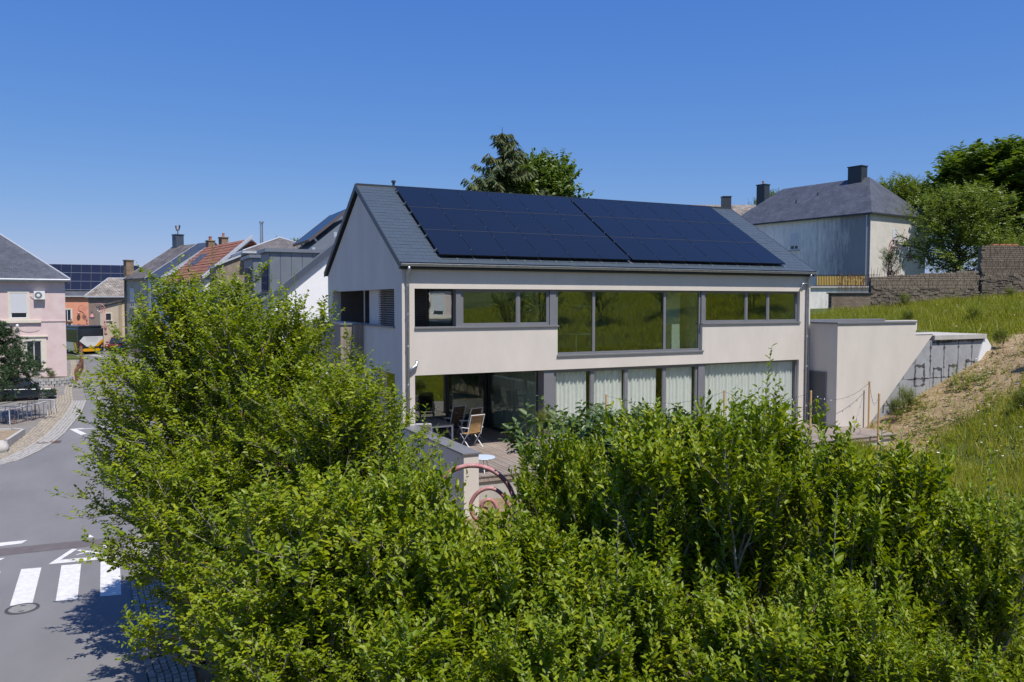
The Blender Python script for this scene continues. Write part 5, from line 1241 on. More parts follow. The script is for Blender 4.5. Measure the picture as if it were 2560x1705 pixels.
for s in (-1,1):
    MB().tube([(s*1.15,-.03,.75),(s*1.05,-.045,1.0),(s*1.15,-.03,1.35)], .04, 5).build('tail_light', M['redlight'], bu)
    MB().tube([(s*1.0,-.03,.8),(s*1.09,-.045,.95)], .03, 5).build('lamp_strip', M['lightglass'], bu)
    sw_ = MB()
    for i in range(6): sw_.box(s*BW/2-(.012 if s<0 else -.0),.5+i*1.62,1.35,s*BW/2+(.0 if s<0 else .012),1.98+i*1.62,2.55)
    sw_.build('side_window', M['winglass'], bu)
    MB().prism([(.3,.34),(.9,.34),(1.5,1.3),(.9,1.3)], 'x', s*BW/2-.008, s*BW/2+.008).build('side_stripe', byel, bu)
    for y in (2.6, BL-2.4):
        wq = MB().lathe([(.46,-.14),(.48,-.1),(.48,.1),(.46,.14)], (s*(BW/2-.14),y,.48), 20, 'x').build('wheel', M['rubber'], bu)
        MB().lathe([(.27,-.01),(.27,.01)], (s*(BW/2+.01),y,.48), 14, 'x').build('rim', M['alu'], wq)
    MB().box(s*BW/2-.14,.2,.26,s*BW/2-.02,BL-.2,.32).build('skirt', navy, bu)
    MB().box(s*BW/2-.006,.9,.45,s*BW/2+.006,BL-.3,1.30).build('side_panel', bwhite, bu)
# ================================================================ vegetation
def unit(a): return a / np.maximum(1e-9, np.linalg.norm(a, axis=-1, keepdims=True))
def leaf_arrays(P, D, N, L, W, fold=.16, droop=.18):
    S = unit(np.cross(D, N)); N = np.cross(S, D); L = L[:, None]; W = W[:, None]
    up = N * W * fold
    v = np.stack([P, P + D*L*.30 + S*W*.46 + up, P + D*L*.70 + S*W*.36 + up*.7 - N*L*droop*.35, P + D*L - N*L*droop,
                  P + D*L*.70 - S*W*.36 + up*.7 - N*L*droop*.35, P + D*L*.30 - S*W*.46 + up], 1).reshape(-1, 3)
    n = len(P); i = np.arange(n)[:, None] * 6
    f = np.concatenate([i + np.array([[0,1,2,3]]), i + np.array([[0,3,4,5]])], 0)
    return v, f
class Wood:
    def __init__(s): s.mb = MB()
    def limb(s, pts, r0, r1, seg=5):
        k = len(pts); s.mb.tube(pts, [r0 + (r1 - r0) * i / (k - 1) for i in range(k)], seg, cap=False)
def grow(seed, H, Rad, base, nl, leafL=.085, leafW=.5, el0=35, el1=72, sp_br=.17, sp_sh=.10, shl=(.22,.5), node=.034, sprigs=14, spl=(.5,.95), up=.5, egg=(.5,.6), tw=.004, flat=.35, trunk_r=.07, lean=(0,0), stems=1, droopy=.0, la=(.62,.85), lim=(.86,1.05)):
    """tapered trunk, ascending limbs, side branches and leafy shoots; returns wood mesh builder and leaf arrays"""
    rs = np.random.RandomState(seed); wd = Wood()
    sS, sD, sL = [], [], []
    def env(z):
        t = min(1, max(0, (z - base) / (H - base))); return Rad * 1.9 * (t + .12) ** egg[0] * max(.0, 1.02 - t) ** egg[1]
    trunks = []
    for s in range(stems):
        a = rs.uniform(0, 6.28); off = 0 if stems == 1 else .12
        T = [Vector((off*math.cos(a), off*math.sin(a), -.15))]; n = 9; ht = H * rs.uniform(.82, .92)
        dx = lean[0] + (0 if stems == 1 else .16*math.cos(a)*rs.uniform(.5,1.4)); dy = lean[1] + (0 if stems == 1 else .16*math.sin(a)*rs.uniform(.5,1.4))
        for i in range(1, n + 1):
            k = i / n; T.append(Vector((off*math.cos(a) + dx*ht*k + rs.normal(0,.03)*Rad, off*math.sin(a) + dy*ht*k + rs.normal(0,.03)*Rad, ht*k)))
        wd.limb(T, trunk_r / (stems ** .5), .012, 7); trunks.append(T)
    def at(T, z):
        for a, b in zip(T, T[1:]):
            if a.z <= z <= b.z: return a.lerp(b, (z - a.z) / max(1e-6, b.z - a.z))
        return T[-1]
    def shoots(pts, spacing, lmin, lmax, dirbias):
        """leafy shoots along a branch path"""
        L = 0
        for a, b in zip(pts, pts[1:]):
            d = b - a; l = d.length; d = d / max(1e-6, l); m = max(1, int(l / spacing + rs.rand()))
            for q in range(m):
                p = a + d * l * (q + rs.rand()) / m
                v = Vector((rs.normal(), rs.normal(), rs.normal() * .6)); v = (v - d * v.dot(d) * .6).normalized()
                dd = (d * .55 + v * .75 + Vector((0, 0, up))).normalized()
                sS.append(p); sD.append(dd); sL.append(rs.uniform(lmin, lmax))
        sS.append(pts[-1]); sD.append(((pts[-1] - pts[-2]).normalized() + Vector((0,0,up*.6))).normalized()); sL.append(lmax)
    for i in range(nl):
        T = trunks[i % stems]
        h = base + (H * .86 - base) * ((i + .5) / nl) ** .92; k = (h - base) / (H - base)
        az = i * 2.39996 + rs.uniform(-.35, .35); el = R(el0 + (el1 - el0) * k + rs.uniform(-9, 9))
        r = env(h + .35 * Rad * math.sin(el)); L = max(.3, r / max(.3, math.cos(el)) * rs.uniform(*lim)); L = min(L, (H - h) * 1.25 + .25)
        p = at(T, h); d = Vector((math.cos(az)*math.cos(el), math.sin(az)*math.cos(el), math.sin(el))); pts = [p]; n = 5
        for j in range(n):
            d = (d + Vector((rs.normal(0,.10), rs.normal(0,.10), .10 - droopy*(j/n)))).normalized(); p = p + d * L / n; pts.append(p)
        wd.limb(pts, max(.010, .020 * L / 1.5), .005, 5)
        shoots(pts[2:], sp_sh, shl[0]*.8, shl[1]*.9, 0)
        nb = max(2, int(L * .85 / sp_br))
        for b in range(nb):
            t = .18 + .80 * (b + rs.rand()) / nb; j = min(n - 1, int(t * n)); q = pts[j].lerp(pts[j+1], t * n - j)
            dl = (pts[j+1] - pts[j]).normalized(); sd_ = Vector((rs.normal(), rs.normal(), rs.normal()*.5)); sd_ = (sd_ - dl * sd_.dot(dl)).normalized()
            bd = (dl * .55 + sd_ * .8 + Vector((0,0,.30*up))).normalized(); bl = L * rs.uniform(.20, .42) * (1.1 - .5 * t)
            bp = [q]; 
            for m in range(3):
                bd = (bd + Vector((rs.normal(0,.12), rs.normal(0,.12), .12 - droopy*.15))).normalized(); q = q + bd * bl / 3; bp.append(q)
            wd.limb(bp, .008, .003, 3)
            shoots(bp, sp_sh, shl[0], shl[1], 0)
    for s in range(sprigs):
        T = trunks[s % stems]; h = rs.uniform(.70, 1.0) * (H - .25); r = env(h) * rs.uniform(.1, .95); a = rs.uniform(0, 6.28)
        p = at(T, min(h, T[-1].z)); p = Vector((p.x + r*math.cos(a), p.y + r*math.sin(a), h - .15))
        sS.append(p); sD.append(Vector((rs.normal(0,.12), rs.normal(0,.12), 1)).normalized()); sL.append(rs.uniform(*spl))
    S = np.array([tuple(v) for v in sS]); D = np.array([tuple(v) for v in sD]); L = np.array(sL)
    k = np.maximum(3, (L / node).astype(int)); idx = np.repeat(np.arange(len(S)), k)
    order = np.concatenate([np.arange(q) for q in k]); t = (order + .6) / k[idx]
    d = D[idx]; P = S[idx] + d * (L[idx] * t)[:, None]
    bend = rs.normal(0, .10, (len(S), 3))[idx]; P = P + bend * (t ** 2 * L[idx])[:, None]
    ref = unit(np.cross(d, np.array([0, 0, 1.]) + rs.normal(0, .25, (len(S), 3))[idx]))
    side = ref * np.where(order % 2 == 0, 1, -1)[:, None]
    twist = rs.normal(0, .28, (len(P), 3))
    LD = unit(d * la[0] + side * la[1] + twist * .7 + np.array([0, 0, -.08]))
    NN = unit(np.array([0, 0, 1.]) * (1 - flat) + d * .30 + rs.normal(0, .30, (len(P), 3)) + np.array([.02, -.18, 0]))
    size = leafL * rs.uniform(.5, 1.25, len(P)) * (1.05 - .45 * t)
    v, f = leaf_arrays(P, LD, NN, size, size * leafW * rs.uniform(.85, 1.15, len(P)))
    tips = S + D * L[:, None]
    for a, b in zip(S[::2], tips[::2]): wd.mb.tube([a, b], [tw, .0015], 3, cap=False)
    return wd, v, f
def treeparts(nm, g, leafm, barkm, crown='crown'):
    wd, v, f = g
    return wd.mb.mesh('trunk', barkm, smooth=True), npmesh('crown', v, f, leafm)
LEAF = {}
LEAF['horn'] = leafmat('hornbeam_leaf', (.080,.145,.005), (.230,.300,.008), (.43,.43,.014), .40, tcol=(1.35,1.3,.4))
LEAF['horn2'] = leafmat('hedge_leaf', (.072,.140,.006), (.215,.290,.009), (.42,.43,.015), .40, tcol=(1.35,1.3,.4))
LEAF['dark'] = leafmat('large_dark_leaf', (.042,.080,.022), (.095,.145,.040), (.15,.20,.06), .2, .36)
LEAF['oak'] = leafmat('broad_tree_leaf', (.050,.090,.014), (.105,.165,.025), (.16,.22,.03), .3)
LEAF['walnut'] = leafmat('garden_tree_leaf', (.065,.110,.014), (.140,.200,.026), (.22,.25,.04), .3)
LEAF['spruce'] = leafmat('spruce_needle', (.035,.060,.022), (.080,.115,.036), (.24,.17,.06), .10, .6)
LEAF['pine'] = leafmat('pine_needle', (.028,.058,.024), (.060,.105,.042), (.09,.13,.05), .10, .55)
LEAF['purple'] = leafmat('copper_leaf', (.02,.008,.010), (.045,.014,.016), (.06,.02,.02), .15)
LEAF['weed'] = leafmat('weed_leaf', (.07,.11,.012), (.16,.20,.024), (.27,.27,.03), .3)
def barkmat():
    m = mat('pale_bark_orange_lichen', (.19,.17,.145), .9, col2=(.34,.31,.265), vscale=10, bump=.6, bscale=30)
    t = m.node_tree; N = t.nodes; Lk = t.links; b = N['Principled BSDF']; src = b.inputs['Base Color'].links[0].from_socket
    tc = N.new('ShaderNodeTexCoord'); nz = N.new('ShaderNodeTexNoise'); nz.inputs['Scale'].default_value = 6; nz.inputs['Detail'].default_value = 6; Lk.new(tc.outputs['Object'], nz.inputs['Vector'])
    mr = N.new('ShaderNodeMapRange'); mr.inputs['From Min'].default_value = .60; mr.inputs['From Max'].default_value = .66; Lk.new(nz.outputs['Fac'], mr.inputs['Value'])
    mx = N.new('ShaderNodeMix'); mx.data_type = 'RGBA'; mx.inputs['B'].default_value = (.48,.27,.03,1); Lk.new(mr.outputs[0], mx.inputs['Factor']); Lk.new(src, mx.inputs['A']); Lk.new(mx.outputs['Result'], b.inputs['Base Color'])
    return m
BK = barkmat()
# street hornbeams: four individually grown forms
KIND = {}
KIND['tall'] = treeparts('t', grow(11, 7.5, 2.45, 1.3, 92, .122, .58, sp_br=.125, sp_sh=.095, shl=(.10,.27), node=.036, sprigs=26, trunk_r=.09, el0=12, egg=(.30,.80)), LEAF['horn'], BK)
KIND['mid'] = treeparts('m', grow(12, 6.6, 2.15, 1.1, 78, .128, .58, sp_br=.13, sp_sh=.095, shl=(.10,.27), node=.038, sprigs=30, trunk_r=.08, el0=14, egg=(.32,.75)), LEAF['horn'], BK)
KIND['low'] = treeparts('l', grow(13, 4.6, 1.85, .6, 62, .138, .56, sp_br=.14, sp_sh=.105, shl=(.12,.30), node=.042, sprigs=30, trunk_r=.06, stems=2, el0=22, egg=(.4,.6)), LEAF['horn'], BK)
KIND['hedge'] = treeparts('h', grow(14, 4.9, 1.3, .4, 46, .175, .52, el0=40, el1=80, sp_br=.165, sp_sh=.135, shl=(.2,.50), node=.052, sprigs=52, spl=(.5,1.2), trunk_r=.05, stems=3, egg=(.4,.7), up=1.25, la=(.85,.72)), LEAF['horn2'], BK)
KIND['hedge2'] = treeparts('h2', grow(15, 4.4, 1.3, .3, 44, .175, .52, el0=40, el1=80, sp_br=.165, sp_sh=.135, shl=(.2,.50), node=.052, sprigs=46, spl=(.4,1.1), trunk_r=.05, stems=3, egg=(.4,.7), up=1.25, la=(.85,.72)), LEAF['horn2'], BK)
def tree(name, label, kind, x, y, top=None, rz=0, cat='tree', group=None, hs=None, z=None, sx=1.0):
    z0 = ground(x, y) if z is None else z
    t = thing(name, label, cat, (x, y, z0), rz, group); TREES.append(t)
    tr_, cr_ = KIND[kind]
    a = link('trunk', tr_, t); b = link('crown', cr_, t); stuff(b)
    if top is not None:
        hgt = max(v.co.z for v in cr_.vertices) if kind not in HGT else HGT[kind]; HGT[kind] = hgt
        s = (top - z0) / hgt; t.scale = (s * sx, s * sx, s)
    return t
HGT = {}; TREES = []
G1 = 'young hornbeams between street and terrace'; G2 = 'dense shrubs along the bottom of the picture'
tree('hornbeam', 'tallest leafy hornbeam beside the street, its crown reaching over the road', 'tall', -6.4, -6.9, 7.75, 0.4, group=G1, sx=1.0)
tree('hornbeam', 'hornbeam with upright shoots in front of the timber balcony', 'mid', -5.3, -9.1, 7.2, 1.9, group=G1, sx=.86)
tree('hornbeam', 'lower hornbeam in front of the house corner and downpipe', 'mid', -4.65, -11.1, 6.05, 3.6, group=G1, sx=.98)
tree('hornbeam', 'hornbeam overhanging the sett strip above the bollards', 'low', -6.3, -10.3, 4.6, 2.2, group=G1, sx=1.0)
tree('hornbeam', 'bushy hornbeam left of the terrace parapet', 'low', -5.2, -13.5, 4.75, 4.4, group=G1, sx=.98)
tree('hornbeam', 'hornbeam at the bottom edge above the dark trunk', 'low', -6.1, -14.1, 3.75, .9, group=G1, sx=.95)
tree('shrub', 'bush with tall shoots just left of the parapet pillar', 'hedge', -4.5, -13.7, 5.05, .3, 'shrub', G2, sx=.85)
tree('shrub', 'low bush below the red scroll of the lamp', 'hedge2', -4.1, -15.1, 4.58, 5.2, 'shrub', G2, sx=.85)
tree('shrub', 'bush in front of the red lamp pole', 'hedge', -2.45, -14.4, 5.3, 2.0, 'shrub', G2, sx=.68)
tree('shrub', 'bright yellow green bush right of the dark leaved shrub', 'hedge2', -1.6, -15.6, 5.65, 5.1, 'shrub', G2, sx=.9)
tree('shrub', 'tallest bush whose single shoot rises before the curtained window', 'hedge', -.95, -16.6, 5.95, 3.3, 'shrub', G2, sx=.85)
tree('shrub', 'bush at lower right below the grassy bank', 'hedge2', -.1, -17.7, 5.4, 1.2, 'shrub', G2, sx=.85)
tree('shrub', 'rightmost bush cut by the picture edge', 'hedge', .75, -18.5, 4.95, 4.0, 'shrub', G2, sx=.8)
tree('shrub', 'bush at bottom centre left', 'hedge2', -4.8, -16.0, 3.75, 2.7, 'shrub', G2, sx=1.1)
tree('shrub', 'low bush at bottom centre behind the lichen covered stems', 'hedge2', -3.65, -15.5, 4.35, 1.4, 'shrub', G2, sx=.9)
tree('shrub', 'bush at bottom centre with bare lichen covered stems', 'hedge', -3.5, -17.0, 3.95, 5.6, 'shrub', G2, sx=1.05)
tree('shrub', 'bush filling the middle of the front row under the dark leaved shrub', 'hedge2', -2.9, -16.6, 4.25, 3.9, 'shrub', G2, sx=1.0)
tree('shrub', 'bush between the tallest shoot and the grassy bank', 'hedge', -1.45, -18.2, 4.3, .9, 'shrub', G2, sx=.9)
tree('shrub', 'bush in the bottom right of centre', 'hedge2', -2.4, -18.1, 4.0, .5, 'shrub', G2, sx=1.1)
tree('shrub', 'bush at the bottom right corner', 'hedge', -1.3, -19.1, 3.85, 2.4, 'shrub', G2, sx=1.1)
# single long shoots that stand clear of the crowns
def shoot(x, y, z0, z1, leafL=.13, mt='horn2', seed=0, lean=.06):
    rs = np.random.RandomState(seed); h = z1 - z0; n = int(h / .038); t = (np.arange(n) + .5) / n; lx, ly = rs.normal(0, lean, 2)
    P = np.stack([lx*t*t*h, ly*t*t*h, t*h], -1); a = np.arange(n) * 2.4 + rs.uniform(0, 6); side = np.stack([np.cos(a), np.sin(a), 0*a], -1)
    D = unit(side*.75 + np.array([0,0,.75]) + rs.normal(0,.15,(n,3))); N = unit(np.array([0,0,1.]) + rs.normal(0,.2,(n,3))); L = leafL * (1.1 - .65*t) * rs.uniform(.75, 1.2, n)
    v, f = leaf_arrays(P, D, N, L, L*.5)
    par = min(TREES, key=lambda q: (q.location.x - x)**2 + (q.location.y - y)**2)
    inv = (Matrix.Translation(par.location) @ par.rotation_euler.to_matrix().to_4x4() @ Matrix.Diagonal((*par.scale, 1))).inverted()
    o = link('leafy_shoot', npmesh('leafy_shoot', v, f, LEAF[mt]), par, (x, y, z0)); o.matrix_parent_inverse = inv; stuff(o)
    st = MB().tube([tuple(q) for q in P[::4]] + [tuple(P[-1])], [.008 - .006*i/(len(P[::4])) for i in range(len(P[::4]) + 1)], 4).build('shoot_stem', BK, par, loc=(x, y, z0)); st.matrix_parent_inverse = inv
for k_, q_ in enumerate([(-.92,-16.66,4.7,6.28),(-.70,-16.55,4.7,5.85),(-1.1,-16.5,4.7,5.75),(-.45,-16.9,4.6,5.6),(-.62,-17.0,4.5,5.35),(-.05,-17.6,4.5,5.42),(.25,-17.7,4.4,5.3),(-1.75,-15.5,4.6,5.55),(-2.0,-15.4,4.5,5.4),(-2.4,-14.4,4.3,5.25),(-2.6,-14.3,4.3,5.15),(-4.2,-13.6,4.3,5.4),(-4.45,-13.5,4.3,5.5),(-4.0,-13.9,4.2,5.15),(-4.6,-11.0,5.2,6.25),(-5.0,-9.3,6.0,7.35),(-5.4,-9.0,6.2,7.45),(-6.2,-6.9,6.9,8.0),(-6.6,-6.8,6.8,7.75),(.7,-18.4,4.1,5.2),(-1.4,-18.2,4.0,5.0),(-3.2,-17.0,3.6,4.6)]): shoot(*q_, leafL=.15 if q_[1] < -12 else .11, mt='horn2' if q_[1] < -12 else 'horn', seed=k_)
# dark large leaved shrub
KIND['vib'] = treeparts('v', grow(21, 3.9, 1.5, .3, 34, .25, .66, el0=40, el1=75, sp_br=.20, sp_sh=.16, node=.06, sprigs=16, spl=(.4,.9), trunk_r=.05, stems=3, flat=.6), LEAF['dark'], M['barkdark'])
tree('dark_shrub', 'dark shrub with large matt leaves between terrace and front bushes', 'vib', -.55, -12.4, 5.15, .8, 'shrub')
tree('dark_shrub', 'second dark large leaved shrub in front of the curtained doors', 'vib', 1.3, -11.6, 4.95, 2.8, 'shrub', sx=.8)
KIND['peach'] = treeparts('p', grow(22, 2.3, .6, .3, 16, .13, .26, el0=45, sp_br=.15, sp_sh=.12, node=.035, sprigs=10, trunk_r=.03), LEAF['weed'], M['barkdark'])
tree('young_fruit_tree', 'small narrow leaved young tree before the first curtained door', 'peach', 3.3, -6.2, 3.75, 0, 'tree')
sb = thing('planter_tub', 'cream planter tub with a small bush beside the grey column', 'planter', (4.35,-1.3,DK))
MB().lathe([(.2,0),(.27,.5),(.29,.5),(.29,.56),(.23,.56)], seg=14).build('tub', M['cream'], sb); o = link('bush', KIND['peach'][1], sb, (0,0,.35)); o.scale = (.55,.55,.36)
# broadleaf trees in the background
KIND['round'] = treeparts('r', grow(31, 12, 4.6, 2.2, 130, .58, .66, el0=10, el1=75, sp_br=.42, sp_sh=.36, shl=(.4,.8), node=.11, sprigs=0, up=.35, egg=(.45,.34), trunk_r=.28, tw=.012), LEAF['oak'], M['barkdark'])
KIND['spread'] = treeparts('s', grow(32, 10, 5.0, 1.8, 72, .34, .55, el0=5, el1=70, sp_br=.42, sp_sh=.36, shl=(.4,.8), node=.11, sprigs=0, up=.25, egg=(.4,.5), trunk_r=.22, tw=.012, droopy=.12), LEAF['walnut'], M['barkdark'])
tree('broadleaf_tree', 'dense round dark broadleaf tree beside the spruce behind the roof', 'round', 27.4, 43.8, 21.2, 0, z=5.5, sx=.74)
tree('broadleaf_tree', 'large broadleaf tree at the top right on the hill', 'round', 69.5, 25.5, 22.6, 1, z=9.5, sx=1.55)
tree('broadleaf_tree', 'darker broadleaf tree left of the large hill tree', 'spread', 66.5, 34.5, 20.4, 2.2, z=9.5, sx=1.05)
tree('broadleaf_tree', 'tree with loose branches showing behind the chimney of the grey roof', 'spread', 62, 70, 20.6, 4, z=9, sx=.6)
tree('broadleaf_tree', 'small yellow green treetop peeping over the old house roof', 'spread', 74, 62, 22.8, 3, z=10, sx=.55)
tree('broadleaf_tree', 'treetop behind the pebbledash house chimney pipe', 'round', 6.5, 52, 12.9, 2, z=1.5, sx=.7)
tree('garden_tree', 'leafy garden tree standing in front of the old stained house', 'spread', 42.6, 11.6, 15.0, .5, z=7.4, sx=1.0)
KIND['bush'] = treeparts('b', grow(41, 2.4, 1.2, .2, 22, .11, .6, el0=20, sp_br=.25, sp_sh=.2, node=.05, sprigs=8, trunk_r=.04, stems=3), LEAF['walnut'], M['barkdark'])
tree('rose_bush', 'rose bush around the lamp below the old stained house', 'bush', 40.4, 14.9, 10.7, 0, 'shrub', z=8.2)
KIND['copper'] = (KIND['bush'][0], None)
cm = KIND['bush'][1].copy(); cm.materials.clear(); cm.materials.append(LEAF['purple']); KIND['copper'] = (KIND['bush'][0], cm)
for i_, (bx_, by_, bt_, lb_) in enumerate(((45.5,10.5,10.6,'dark hedge bush filling the gap behind the stone walls'),(49.0,12.5,11.4,'hedge bush under the garden tree beside the old house'),(52.5,14.0,12.0,'hedge bush at the far right behind the tall wall'),(47,15.5,10.8,'hedge bush below the lit end wall of the old house'))):
    tree('hedge_bush', lb_, 'bush', bx_, by_, bt_, i_, 'shrub', 'hedge bushes on the hill', z=7.0, sx=1.2)
tree('copper_bush', 'dark purple leaved bush behind the taller stone wall', 'copper', 47.5, 8.6, 12.0, 0, 'shrub', z=9.3)
# spruce
def spruce(seed, H, Rb, tiers=26, nee=.30):
    rs = np.random.RandomState(seed); wd = Wood(); wd.limb([Vector((0,0,-.2)), Vector((.05,0,H*.5)), Vector((0,0,H))], .2, .02, 7)
    P, D, N, L = [], [], [], []
    for i in range(tiers):
        k = i / tiers; h = H * (.14 + .86 * k); r = Rb * (1 - k) ** .8 + .25; nb = int(5 + 5 * (1 - k))
        for b in range(nb):
            a = rs.uniform(0, 6.28); rr = r * rs.uniform(.65, 1.1); p0 = Vector((0,0,h)); pts = [p0]
            for j in range(1, 7):
                t = j / 6; pts.append(Vector((rr*t*math.cos(a), rr*t*math.sin(a), h - rr*.28*math.sin(t*2.4) + rr*.12*t*t)))
            wd.limb(pts, .03, .006, 3)
            for j in range(int(rr / .10)):
                t = (j + rs.rand()) / max(1, int(rr / .10)); q = pts[min(5, int(t*6))].lerp(pts[min(6, int(t*6)+1)], t*6 - int(t*6))
                for s in range(6):
                    sa = a + rs.choice([-1, 1]) * rs.uniform(.5, 1.3); P.append(tuple(q)); D.append((math.cos(sa)*.7, math.sin(sa)*.7, -rs.uniform(.3, 1.2))); N.append((rs.normal(0,.5), rs.normal(0,.5), 1)); L.append(nee * rs.uniform(.6, 1.3))
    P, D, N, L = np.array(P), unit(np.array(D)), unit(np.array(N)), np.array(L)
    v, f = leaf_arrays(P, D, N, L, L * .15, .1, .05); return wd, v, f
KIND['spruce'] = treeparts('sp', spruce(3, 15, 7.2, tiers=30, nee=.6), LEAF['spruce'], M['barkdark'])
tree('spruce_tree', 'tall ragged spruce with hanging cones rising behind the solar roof', 'spruce', 22.3, 40.2, 21.5, 0, z=5.0, sx=1.0)
tree('spruce_tree', 'tiny distant conifer tip left of the grey roof house', 'spruce', 50, 84, 18.0, 1, z=6, sx=.5)
# pine with needle tufts at the left
def pine(seed, H, Rb):
    rs = np.random.RandomState(seed); wd = Wood(); wd.limb([Vector((0,0,-.2)), Vector((.05,.03,H*.4)), Vector((0,0,H*.93))], .14, .03, 7)
    P, D, N, L = [], [], [], []
    for i in range(150):
        k = rs.rand() ** .8; h = H * (.26 + .70 * k); r = Rb * (1.05 - k) ** .7 * rs.uniform(.5, 1.05); a = rs.uniform(0, 6.28)
        p0 = Vector((0,0,h - r*.25)); p1 = Vector((r*math.cos(a), r*math.sin(a), h)); wd.limb([p0, p0.lerp(p1,.6) + Vector((0,0,-.05)), p1], .022, .008, 4)
        for q in range(10):
            c = p1 + Vector(rs.normal(0, .16, 3)) - Vector((math.cos(a), math.sin(a), 0)) * rs.rand() * .5
            for s in range(26):
                dv = Vector(rs.normal(0, 1, 3)) + Vector((math.cos(a)*.6, math.sin(a)*.6, .9)); P.append(tuple(c)); D.append(tuple(dv.normalized())); N.append(tuple(rs.normal(0,1,3))); L.append(rs.uniform(.12, .22))
    P, D, N, L = np.array(P), unit(np.array(D)), unit(np.array(N)), np.array(L)
    v, f = leaf_arrays(P, D, N, L, L * .13, .05, .05); return wd, v, f
KIND['pine'] = treeparts('pi', pine(6, 5.6, 2.9), LEAF['pine'], M['barkdark'])
tree('pine_tree', 'bushy dark pine at the left edge in front of the pink house', 'pine', -14.2, 26.2, 6.2, 0, z=.45, sx=1.2)
tree('rose_bush', 'flowering bush at the left picture edge by the raised bed', 'bush', -14.0, 20.0, 1.75, 1, 'shrub', z=.5, sx=.7)
KIND['herb'] = treeparts('he', grow(44, 1.0, .5, .05, 16, .10, .3, el0=40, sp_br=.15, sp_sh=.1, node=.035, sprigs=12, spl=(.2,.4), trunk_r=.012, stems=3), LEAF['weed'], M['barkdark'])
tree('herb_clump', 'yellow green herbs growing in the curved stone bed', 'herb', -12.6, 43.0, 1.95, 0, 'plant', z=1.2, sx=1.5)
for k_, (x_, y_, h_, lb_) in enumerate(((18,-29,4.0,'bush mirrored in the upper left window pane'),(24,-26.5,3.5,'low bush mirrored in the first pane of the wide upper window'),(28,-24,5.0,'tall bush mirrored in the middle of the wide upper window'),(30.5,-17.5,3.6,'bush mirrored in the upper right window'),(21.5,-31,5.2,'tall bush mirrored beside the upper left mullion'))): tree('slope_bush', lb_, 'bush', x_, y_, ground(x_, y_) + h_, k_, 'shrub', 'bushes mirrored in the windows', sx=1.2)
# weeds on the bank
rs = np.random.RandomState(8)
wl_ = ['tall green weed against the raw block wall','feathery weed in the middle of the bank','green weed clump high on the bare earth','bushy weed on the lower grass slope','weed clump next to the white membrane','weed by the two posts at the garage wall','yellow flowering weed clump below the long rubble wall','weed clump behind the garage coping','tall weed clump left of the taller stone wall','broad weed patch above the concrete slab']
wp = [(20.4,-1.95),(24.5,-4.6),(26.8,-3.6),(20.5,-6.5),(26.9,-1.6),(19.6,-2.3),(35.0,9.6),(27.5,3.5),(40.5,6.8),(30.5,2.2)]
for (x, y), lb in zip(wp, wl_): tree('weed_clump', lb, 'herb', x, y, ground(x, y) + rs.uniform(.8, 1.25), rs.uniform(0, 6), 'plant', 'weeds on the bank', sx=1.1)
# grass: uncounted blades over the bank and the hill
def grass():
    rs = np.random.RandomState(2); n = 300000
    x = np.where(rs.rand(n) < .84, rs.uniform(12.5, 46, n), rs.uniform(3.5, 12.5, n)); y = np.where(rs.rand(n) < .76, rs.uniform(-24, 12, n), rs.uniform(-46, -24, n))
    keep = np.ones(n, bool); z = np.zeros(n); h = np.zeros(n)
    cl = np.sin(x*1.3 + 2*np.sin(y*.9)) * np.cos(y*1.1 + 1.7*np.sin(x*.7))
    for i in range(n):
        e = earthiness(x[i], y[i])
        if (x[i] < 18.3 and y[i] > -3.6) or (17 < x[i] < 26.2 and -1.6 < y[i] < 2.4) or rs.rand() < e * 1.02 or (x[i] < 17.3 and y[i] > -1): keep[i] = False; continue
        # wall strips
        z[i] = ground(x[i], y[i]); h[i] = (.19 + .20 * rs.rand() + .13 * cl[i]) * (1.35 if y[i] > -1 else 1.0)
    x, y, z, h = x[keep], y[keep], z[keep], np.maximum(.07, h[keep]); n = len(x)
    a = rs.uniform(0, 6.28, n); w_ = rs.uniform(.012, .030, n); b = rs.normal(0, .35, (n, 2)) * h[:, None]
    v = np.stack([np.stack([x - w_*np.cos(a), y - w_*np.sin(a), z - .02], -1), np.stack([x + w_*np.cos(a), y + w_*np.sin(a), z - .02], -1), np.stack([x + b[:,0], y + b[:,1], z + h], -1)], 1).reshape(-1, 3)
    f = np.arange(n*3).reshape(-1, 3)
    return npmesh('grass', v, f, leafmat('meadow_grass', (.145,.180,.018), (.28,.295,.036), (.48,.42,.15), .45))
go = stuff(link('grass', grass())); tag(go, 'short wild meadow grass covering the bank and hillside', 'grass')
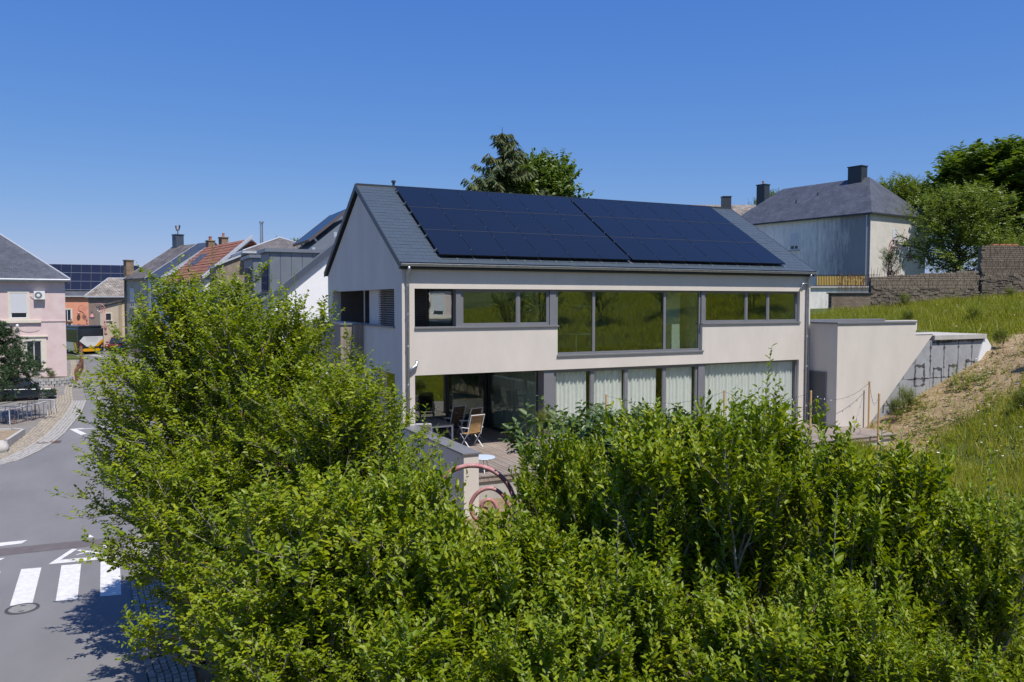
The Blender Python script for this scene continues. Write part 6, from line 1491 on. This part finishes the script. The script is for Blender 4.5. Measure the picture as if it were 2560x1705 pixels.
def weeds():
    rs = np.random.RandomState(23); P, D, N, L = [], [], [], []
    cx = np.concatenate([rs.uniform(17, 45, 190), rs.uniform(18, 34, 80)]); cy = np.concatenate([rs.uniform(-14, 10.5, 190), rs.uniform(-5.5, -1.6, 80)]); ch = np.concatenate([rs.uniform(.25, .85, 190), rs.uniform(.12, .45, 80)])
    for a, b, h0 in zip(cx, cy, ch):
        for s_ in range(rs.randint(4, 13)):
            x, y = a + rs.normal(0, .35), b + rs.normal(0, .35)
            if (16.9 < x < 26.5 and -1.65 < y < 2.5) or (x < 18.4 and y > -3.8): continue
            z = ground(x, y); h = h0 * rs.uniform(.6, 1.3); lx, ly = rs.normal(0, .12, 2)
            for q in range(int(h / .035)):
                t = q * .035; ang_ = rs.uniform(0, 6.28); P.append((x + lx*t, y + ly*t, z + t)); D.append((math.cos(ang_), math.sin(ang_), rs.uniform(.1, .9))); N.append((rs.normal(0,.4), rs.normal(0,.4), 1)); L.append(rs.uniform(.06, .15) * (1.15 - .6 * t / h))
    P, D, N, L = np.array(P), unit(np.array(D)), unit(np.array(N)), np.array(L)
    v, f = leaf_arrays(P, D, N, L, L * .42); return npmesh('weeds', v, f, LEAF['weed'])
wo2 = stuff(link('weeds', weeds())); tag(wo2, 'low leafy weeds spread over the hillside grass', 'weeds')
fl = MB(); rs = np.random.RandomState(12)
for i in range(420):
    x, y = rs.uniform(15, 44), rs.uniform(-14, 9)
    if (17 < x < 26.3 and -1.7 < y < 2.5) or (x < 18.4 and y > -4): continue
    z = ground(x, y) + rs.uniform(.25, .5); q = rs.uniform(.025, .06); fl.mi = 0 if rs.rand() < .62 else 1 if rs.rand() < .8 else 2
    n = len(fl.v); fl.v += [(x + q*math.cos(a), y + q*math.sin(a), z + rs.uniform(-.01,.01)) for a in (0,1.05,2.1,3.14,4.2,5.2)]; fl.f.append(tuple(range(n, n+6))); fl.m.append(fl.mi)
fo = stuff(fl.build('wild_flowers', [mat('white_umbel', (.72,.72,.66), .8), mat('yellow_flower', (.62,.50,.03), .8), mat('blue_flower', (.16,.16,.5), .8)])); tag(fo, 'scattered white and yellow wild flowers in the grass', 'flowers')
# earth clods on the bare bank
cl_ = MB(); rs = np.random.RandomState(14)
for i in range(2200):
    x, y = rs.uniform(17.5, 38), rs.uniform(-6, -.8)
    if (17 < x < 26.2 and y > -1.55) or earthiness(x, y) < .4 or (x < 18.4 and y > -3.7): continue
    z = ground(x, y); q = abs(rs.normal(0, .018)) + .010; j = rs.uniform(-.4, .4, 8) * q
    cl_.hexa([(x-q+j[0],y-q,z-.02),(x+q,y-q+j[1],z-.02),(x+q+j[2],y+q,z-.02),(x-q,y+q+j[3],z-.02)], [(x-q*.5+j[4],y-q*.6,z+q),(x+q*.6,y-q*.5+j[5],z+q*.8),(x+q*.5+j[6],y+q*.6,z+q*.9),(x-q*.6,y+q*.5+j[7],z+q)])
co = stuff(cl_.build('earth_clods', mat('loam_clod', (.34,.235,.125), .95, var=.25, vscale=4))); tag(co, 'loose clods of pale loam on the bare bank', 'soil')
